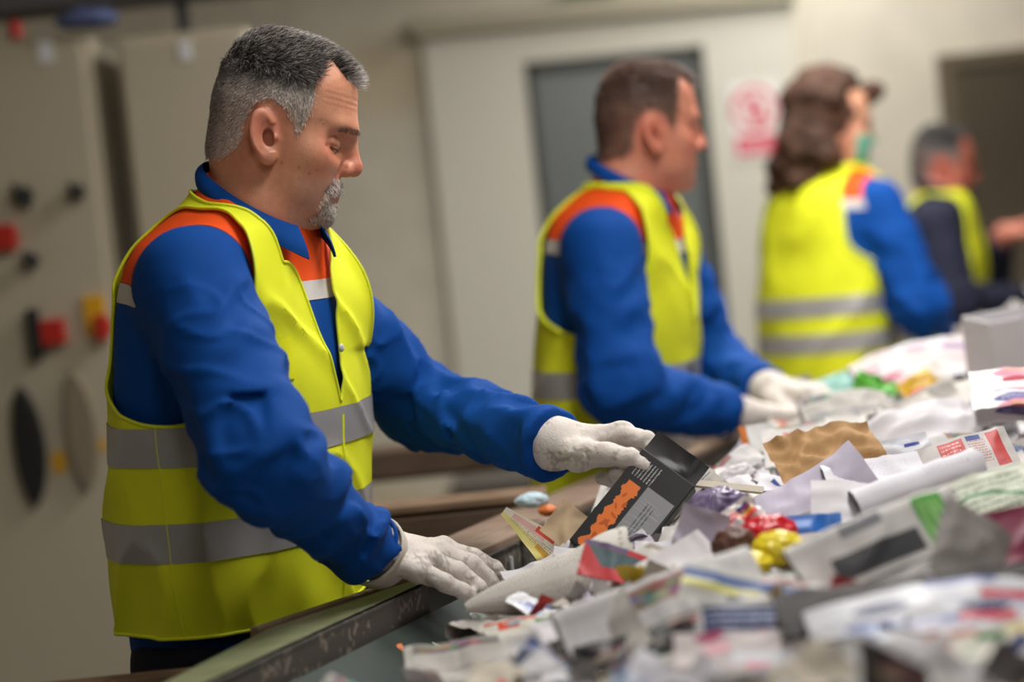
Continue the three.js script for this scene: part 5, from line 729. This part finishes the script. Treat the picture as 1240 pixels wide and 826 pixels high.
hero('newspaper', 'wide grey newspaper in the lower right foreground', 'newspaper', folded(0.22, 0.075, 0.007, { seed: 15, kx: -3, open: 0.2 }), pm('adBlue'), [0.345, 1.015, -1.737], 3, 44, 0);
hero('flyer', 'white flyer with yellow blocks in the lower right corner', 'flyer', sheet(0.16, 0.07, { n: 0.005, seed: 43 }), pm('adYellow'), [0.371, 1.000, -1.669], 8, 40, 0);
hero('newspaper', 'pink and white printed page at the bottom edge', 'newspaper', sheet(0.15, 0.07, { n: 0.004, seed: 44 }), pm('adPink'), [0.191, 0.995, -1.759], -6, 46, 0);
hero('magazine', 'dark glossy magazine at the bottom edge', 'magazine', sheet(0.12, 0.06, { n: 0.004, thick: 0.004, seed: 45 }), pm('glossDark', { r: 0.35 }), [0.091, 0.985, -1.877], 12, 45, 0);
hero('newspaper', 'white page with yellow print near the belt edge', 'newspaper', sheet(0.12, 0.06, { n: 0.004, seed: 46 }), pm('adYellow'), [-0.006, 0.965, -2.139], 8, 38, 0);
hero('newspaper', 'pale newspaper at the bottom edge near the rail', 'newspaper', folded(0.17, 0.06, 0.008, { seed: 18 }), pm('news1'), [-0.062, 0.945, -2.090], 6, 36, 0);
hero('paper_sheet', 'plain white curling page beside the rolled newspaper', 'paper', sheet(0.12, 0.05, { n: 0.005, kx: 5, seed: 47 }), PM.white, [0.052, 0.985, -2.071], 26, 48, 0);
{ const c = thing('plastic_bottle', 'small clear plastic bottle with orange cap on the belt', 'bottle', [0, 0, 0], 0, HEAP); const L = new THREE.LatheGeometry([[0, -0.03], [0.012, -0.03], [0.014, -0.024], [0.013, 0], [0.014, 0.018], [0.009, 0.027], [0.006, 0.031]].map(p => new THREE.Vector2(...p)), 24); L.rotateZ(-Math.PI / 2); part('bottle_body', L, new THREE.MeshPhysicalMaterial({ color: srgb(225, 232, 230), roughness: 0.15, transmission: 0.85, thickness: 0, side: THREE.DoubleSide }), c); const cp = new THREE.CylinderGeometry(0.009, 0.009, 0.014, 20); cp.rotateZ(-Math.PI / 2); cp.translate(0.038, 0, 0); part('cap', cp, PM.orange, c); pose(c, [-0.210, 0.925, -2.326], 18, 3, 0); }
hero('paper_strip', 'white curled strip at the bottom of the rail', 'paper strip', sheet(0.05, 0.012, { kx: 16, n: 0.002 }), PM.white, [-0.280, 0.940, -2.217], 110, 70, 0);
for (const [i, p] of [[0, [-0.065, 0.925, -2.534]], [1, [-0.083, 0.920, -2.513]], [2, [-0.049, 0.925, -2.479]], [3, [-0.099, 0.915, -2.449]], [4, [-0.138, 0.910, -2.392]], [5, [-0.056, 0.925, -2.418]]]) hero('paper_scrap', `${['torn white scrap right under the rolled newspaper tip', 'torn white scrap left of the rolled newspaper tip', 'torn white scrap below the rolled newspaper near its tip', 'lone white scrap on the dark rubber belt', 'white scrap farthest down the dark rubber belt', 'lower torn white scrap beside the rolled newspaper'][i]}`, 'paper scrap', sheet(0.03, 0.024, { n: 0.007, f: 40, seed: 60 + i, torn: 1 }), PM.white, p, i * 37, 25 + i * 8, 0);

// the loose papers between them
const HEROS = scene.children.filter(o => o.userData.group === HEAP && o.name !== 'paper_scrap').map(o => ({ p: o.position.clone(), l: o.userData.label, r: o.geometry ? (o.geometry.computeBoundingSphere(), o.geometry.boundingSphere.radius * 0.8) : 0.07 }));
{
  const kinds = [
    ['newspaper', 'newspaper', 'folded newspaper', () => folded(rr(0.10, 0.17), rr(0.05, 0.09), rr(0.004, 0.011), { seed: rr(1, 90), kx: rr(-6, 3), open: rr(0, 0.25) }), ['news1', 'news2', 'news3', 'news4'], ['beige printed', 'red headed', 'blue headed', 'faded cream']],
    ['paper_sheet', 'paper', 'curled sheet', () => sheet(rr(0.07, 0.15), rr(0.045, 0.09), { kx: rr(-9, 7), kz: rr(-6, 6), n: rr(0.004, 0.012), seed: rr(1, 90), torn: 1 }), ['white', 'lavender', 'letter', 'cream', 'white'], ['plain white', 'lavender', 'typed white', 'cream', 'plain white']],
    ['flyer', 'flyer', 'advertising flyer', () => sheet(rr(0.06, 0.12), rr(0.04, 0.08), { kx: rr(-9, 7), kz: rr(-5, 5), n: rr(0.003, 0.011), seed: rr(1, 90) }), ['adRed', 'adYellow', 'adBlue', 'adGreen', 'adPink'], ['red and white', 'yellow and white', 'blue and white', 'green and white', 'pink and white']],
    ['magazine', 'magazine', 'glossy magazine', () => sheet(rr(0.09, 0.15), rr(0.06, 0.09), { kx: rr(-4, 3), n: 0.003, thick: 0.004, seed: rr(1, 90) }), ['glossDark', 'glossWarm', 'glossCool', 'glossGreen'], ['dark', 'warm brown', 'cool blue', 'green']],
    ['paper_ball', 'paper', 'crumpled paper', () => crumple(rr(0.03, 0.05), rr(0.018, 0.03), rr(0.025, 0.04), rr(1, 90)), ['white', 'grey', 'cream', 'kraft'], ['white', 'grey', 'cream', 'brown']],
    ['cardboard_piece', 'cardboard', 'torn cardboard piece', () => sheet(rr(0.07, 0.12), rr(0.03, 0.06), { n: 0.002, thick: 0.003, seed: rr(1, 90), torn: 1 }), ['card', 'dark', 'kraft'], ['tan', 'dark grey', 'brown']],
  ];
  const clearTop = (w, m) => { let top = 9; const vd = Math.hypot(w[0], w[2]), vx = -w[0] / vd, vz = -w[2] / vd; for (const { p: q, r } of HEROS) { const ex = w[0] - q.x, ez = w[2] - q.z, fw = ex * vx + ez * vz, lt = Math.abs(ex * vz - ez * vx); if (fw > -0.03 && fw < 0.15 && lt < r + m) top = Math.min(top, q.y - 0.022); } return top; };
  const lib = kinds.map(k => [0, 1, 2, 3, 4].map(() => k[3]()));
  const probe = new THREE.Vector3(); camera.updateMatrixWorld(); let count = 0;
  const brief = HEROS.map(h => [h.p, h.l.split(/ (?:with|of|at|in|lying|standing|beside|right|left|under|below|between|above|rising|pointing|leaning|behind|curling|slanting|before|near|on) /)[0]]), used = new Map();
  const zone = (u, v) => u < 0.35 ? 'in the near foreground' : u < 1.15 ? (v < 0.3 ? 'close to the rail' : 'in the middle of the heap') : u < 2.0 ? 'behind the lavender sheet' : 'at the far crest of the heap';
  for (let u = -0.32; u < 3.6; u += u < 1.4 ? 0.078 : 0.105) for (let v = 0.08; v < 1.02; v += u < 1.4 ? 0.078 : 0.105) {
    const U = u + rr(-0.04, 0.04), Vv = v + rr(-0.04, 0.04), y = pile(U, Vv), w = bw(U, y, Vv), c = rnd(), ki = c < 0.22 ? 0 : c < 0.42 ? 1 : c < 0.72 ? 2 : c < 0.89 ? 3 : c < 0.93 ? 4 : 5, gi = Math.floor(rnd() * 5), mi = Math.floor(rnd() * kinds[ki][4].length), a = rr(-45, 55), t = rr(4, 62), nn = rr(-60, 60), f = rr(0.8, 1.1);
    if (y < 0.925) continue;
    probe.set(w[0], w[1] + 0.03, w[2]).project(camera); if (Math.abs(probe.x) > 1.16 || probe.y < -1.2 || probe.y > 1) continue;
    let low = 0; const top = clearTop(w, 0.035);
    if (top < y - 0.055) continue; for (const { p: q } of HEROS) { const d = Math.hypot(q.x - w[0], q.z - w[2]); if (d < 0.11) low = Math.max(low, 0.032 * (1 - d / 0.11) + 0.004); if (d < 0.12 && q.z < w[2] && Math.abs(q.x - w[0]) < 0.08) low = Math.max(low, 0.022); }
    const k = kinds[ki], key = k[4][mi], m = single(k[0], lib[ki][gi], PM[key] ?? pm(key), '', k[1], HEAP);
    let best = null; for (const [q, l] of brief) { const d = Math.hypot(q.x - w[0], q.z - w[2]); if (!best || d < best[0]) best = [d, q, l]; }
    const dx = w[0] - best[1].x, dz = w[2] - best[1].z, rel = Math.abs(dx) > Math.abs(dz) ? (dx > 0 ? 'right of' : 'left of') : (dz > 0 ? 'in front of' : 'behind');
    let text = `${k[5][mi]} ${k[2]} ${rel} the ${best[2]}`;
    for (const extra of ['', t > 28 ? 'tilted ' : 'flat lying ', f > 0.95 ? 'larger ' : 'smaller ', best[0] > 0.2 ? 'more distant ' : 'nearest ', a > 5 ? 'right-rising ' : 'left-rising ']) { if (extra) text = extra + text; if (!used.has(text)) break; }
    used.set(text, 1); m.userData.label = text;
    pose(m, [w[0], Math.min(y + 0.004 - low, top), w[2]], a, low > 0.02 ? t * 0.4 : t, nn); m.scale.setScalar(f * (u > 1.4 ? 1.15 : 1)); count++;
  }
  // what lies underneath
  const nu = 90, nv = 26, pos = [], idx = [], uv = [];
  for (let i = 0; i <= nu; i++) for (let j = 0; j <= nv; j++) { const u = lerp(-1.0, 3.66, i / nu), v = lerp(0.03, 1.045, j / nv), p = bw(u, Math.max(0.901, pile(u, v) - 0.024), v); pos.push(...p); uv.push(u * 3, v * 3); }
  for (let i = 0; i < nu; i++) for (let j = 0; j < nv; j++) { const k = i * (nv + 1) + j; idx.push(k, k + 1, k + nv + 1, k + 1, k + nv + 2, k + nv + 1); }
  const g = new THREE.BufferGeometry(); g.setAttribute('position', new THREE.Float32BufferAttribute(pos, 3)); g.setAttribute('uv', new THREE.Float32BufferAttribute(uv, 2)); g.setIndex(idx); g.computeVertexNormals();
  tag(single('paper_pulp', g, std(0xffffff, 0.9, { map: noiseTex(256, (u, v) => { const n = 0.60 + 0.10 * noise(u * 30, v * 30) + 0.10 * noise(u * 70, v * 70, 4); return [n + 0.02, n, n - 0.03]; }, true) }), 'matted layer of shredded paper beneath the loose papers', 'shredded paper'), 'matted layer of shredded paper beneath the loose papers', 'shredded paper', null, 'stuff');
  const N = 3600, im = new THREE.InstancedMesh(sheet(0.045, 0.03, { n: 0.007, f: 40, nx: 6, nz: 4, kx: 8 }), std(0xffffff, 0.75), N), mt = new THREE.Matrix4(), qd = new THREE.Quaternion(), cc = new THREE.Color(), pal = [[206, 204, 208], [186, 180, 190], [176, 168, 158], [216, 212, 210], [150, 144, 140], [196, 60, 60], [60, 80, 150], [222, 196, 60], [70, 64, 62], [150, 176, 120]];
  for (let i = 0; i < N; i++) { let u, v, y; do { u = rr(-0.3, 3.5); v = rr(0.05, 1.0); y = pile(u, v); } while (y < 0.93); const w = bw(u, y - rr(-0.004, 0.014), v); w[1] = Math.min(w[1], clearTop(w, -0.01) + 0.014); qd.setFromEuler(new THREE.Euler(rr(-0.7, 0.9), rr(0, 6.28), rr(-0.6, 0.6))); mt.compose(new THREE.Vector3(...w), qd, new THREE.Vector3(1, 1, 1).multiplyScalar(rr(0.4, 1.3))); im.setMatrixAt(i, mt); im.setColorAt(i, cc.copy(srgb(...pal[Math.floor(rnd() * rnd() * 10)]))); }
  im.name = 'paper_shreds'; tag(im, 'countless small paper shreds strewn over the heap', 'paper shreds', null, 'stuff'); scene.add(im);
  console.log('loose papers', count);
}

shadow(scene);
renderer.render(scene, camera);
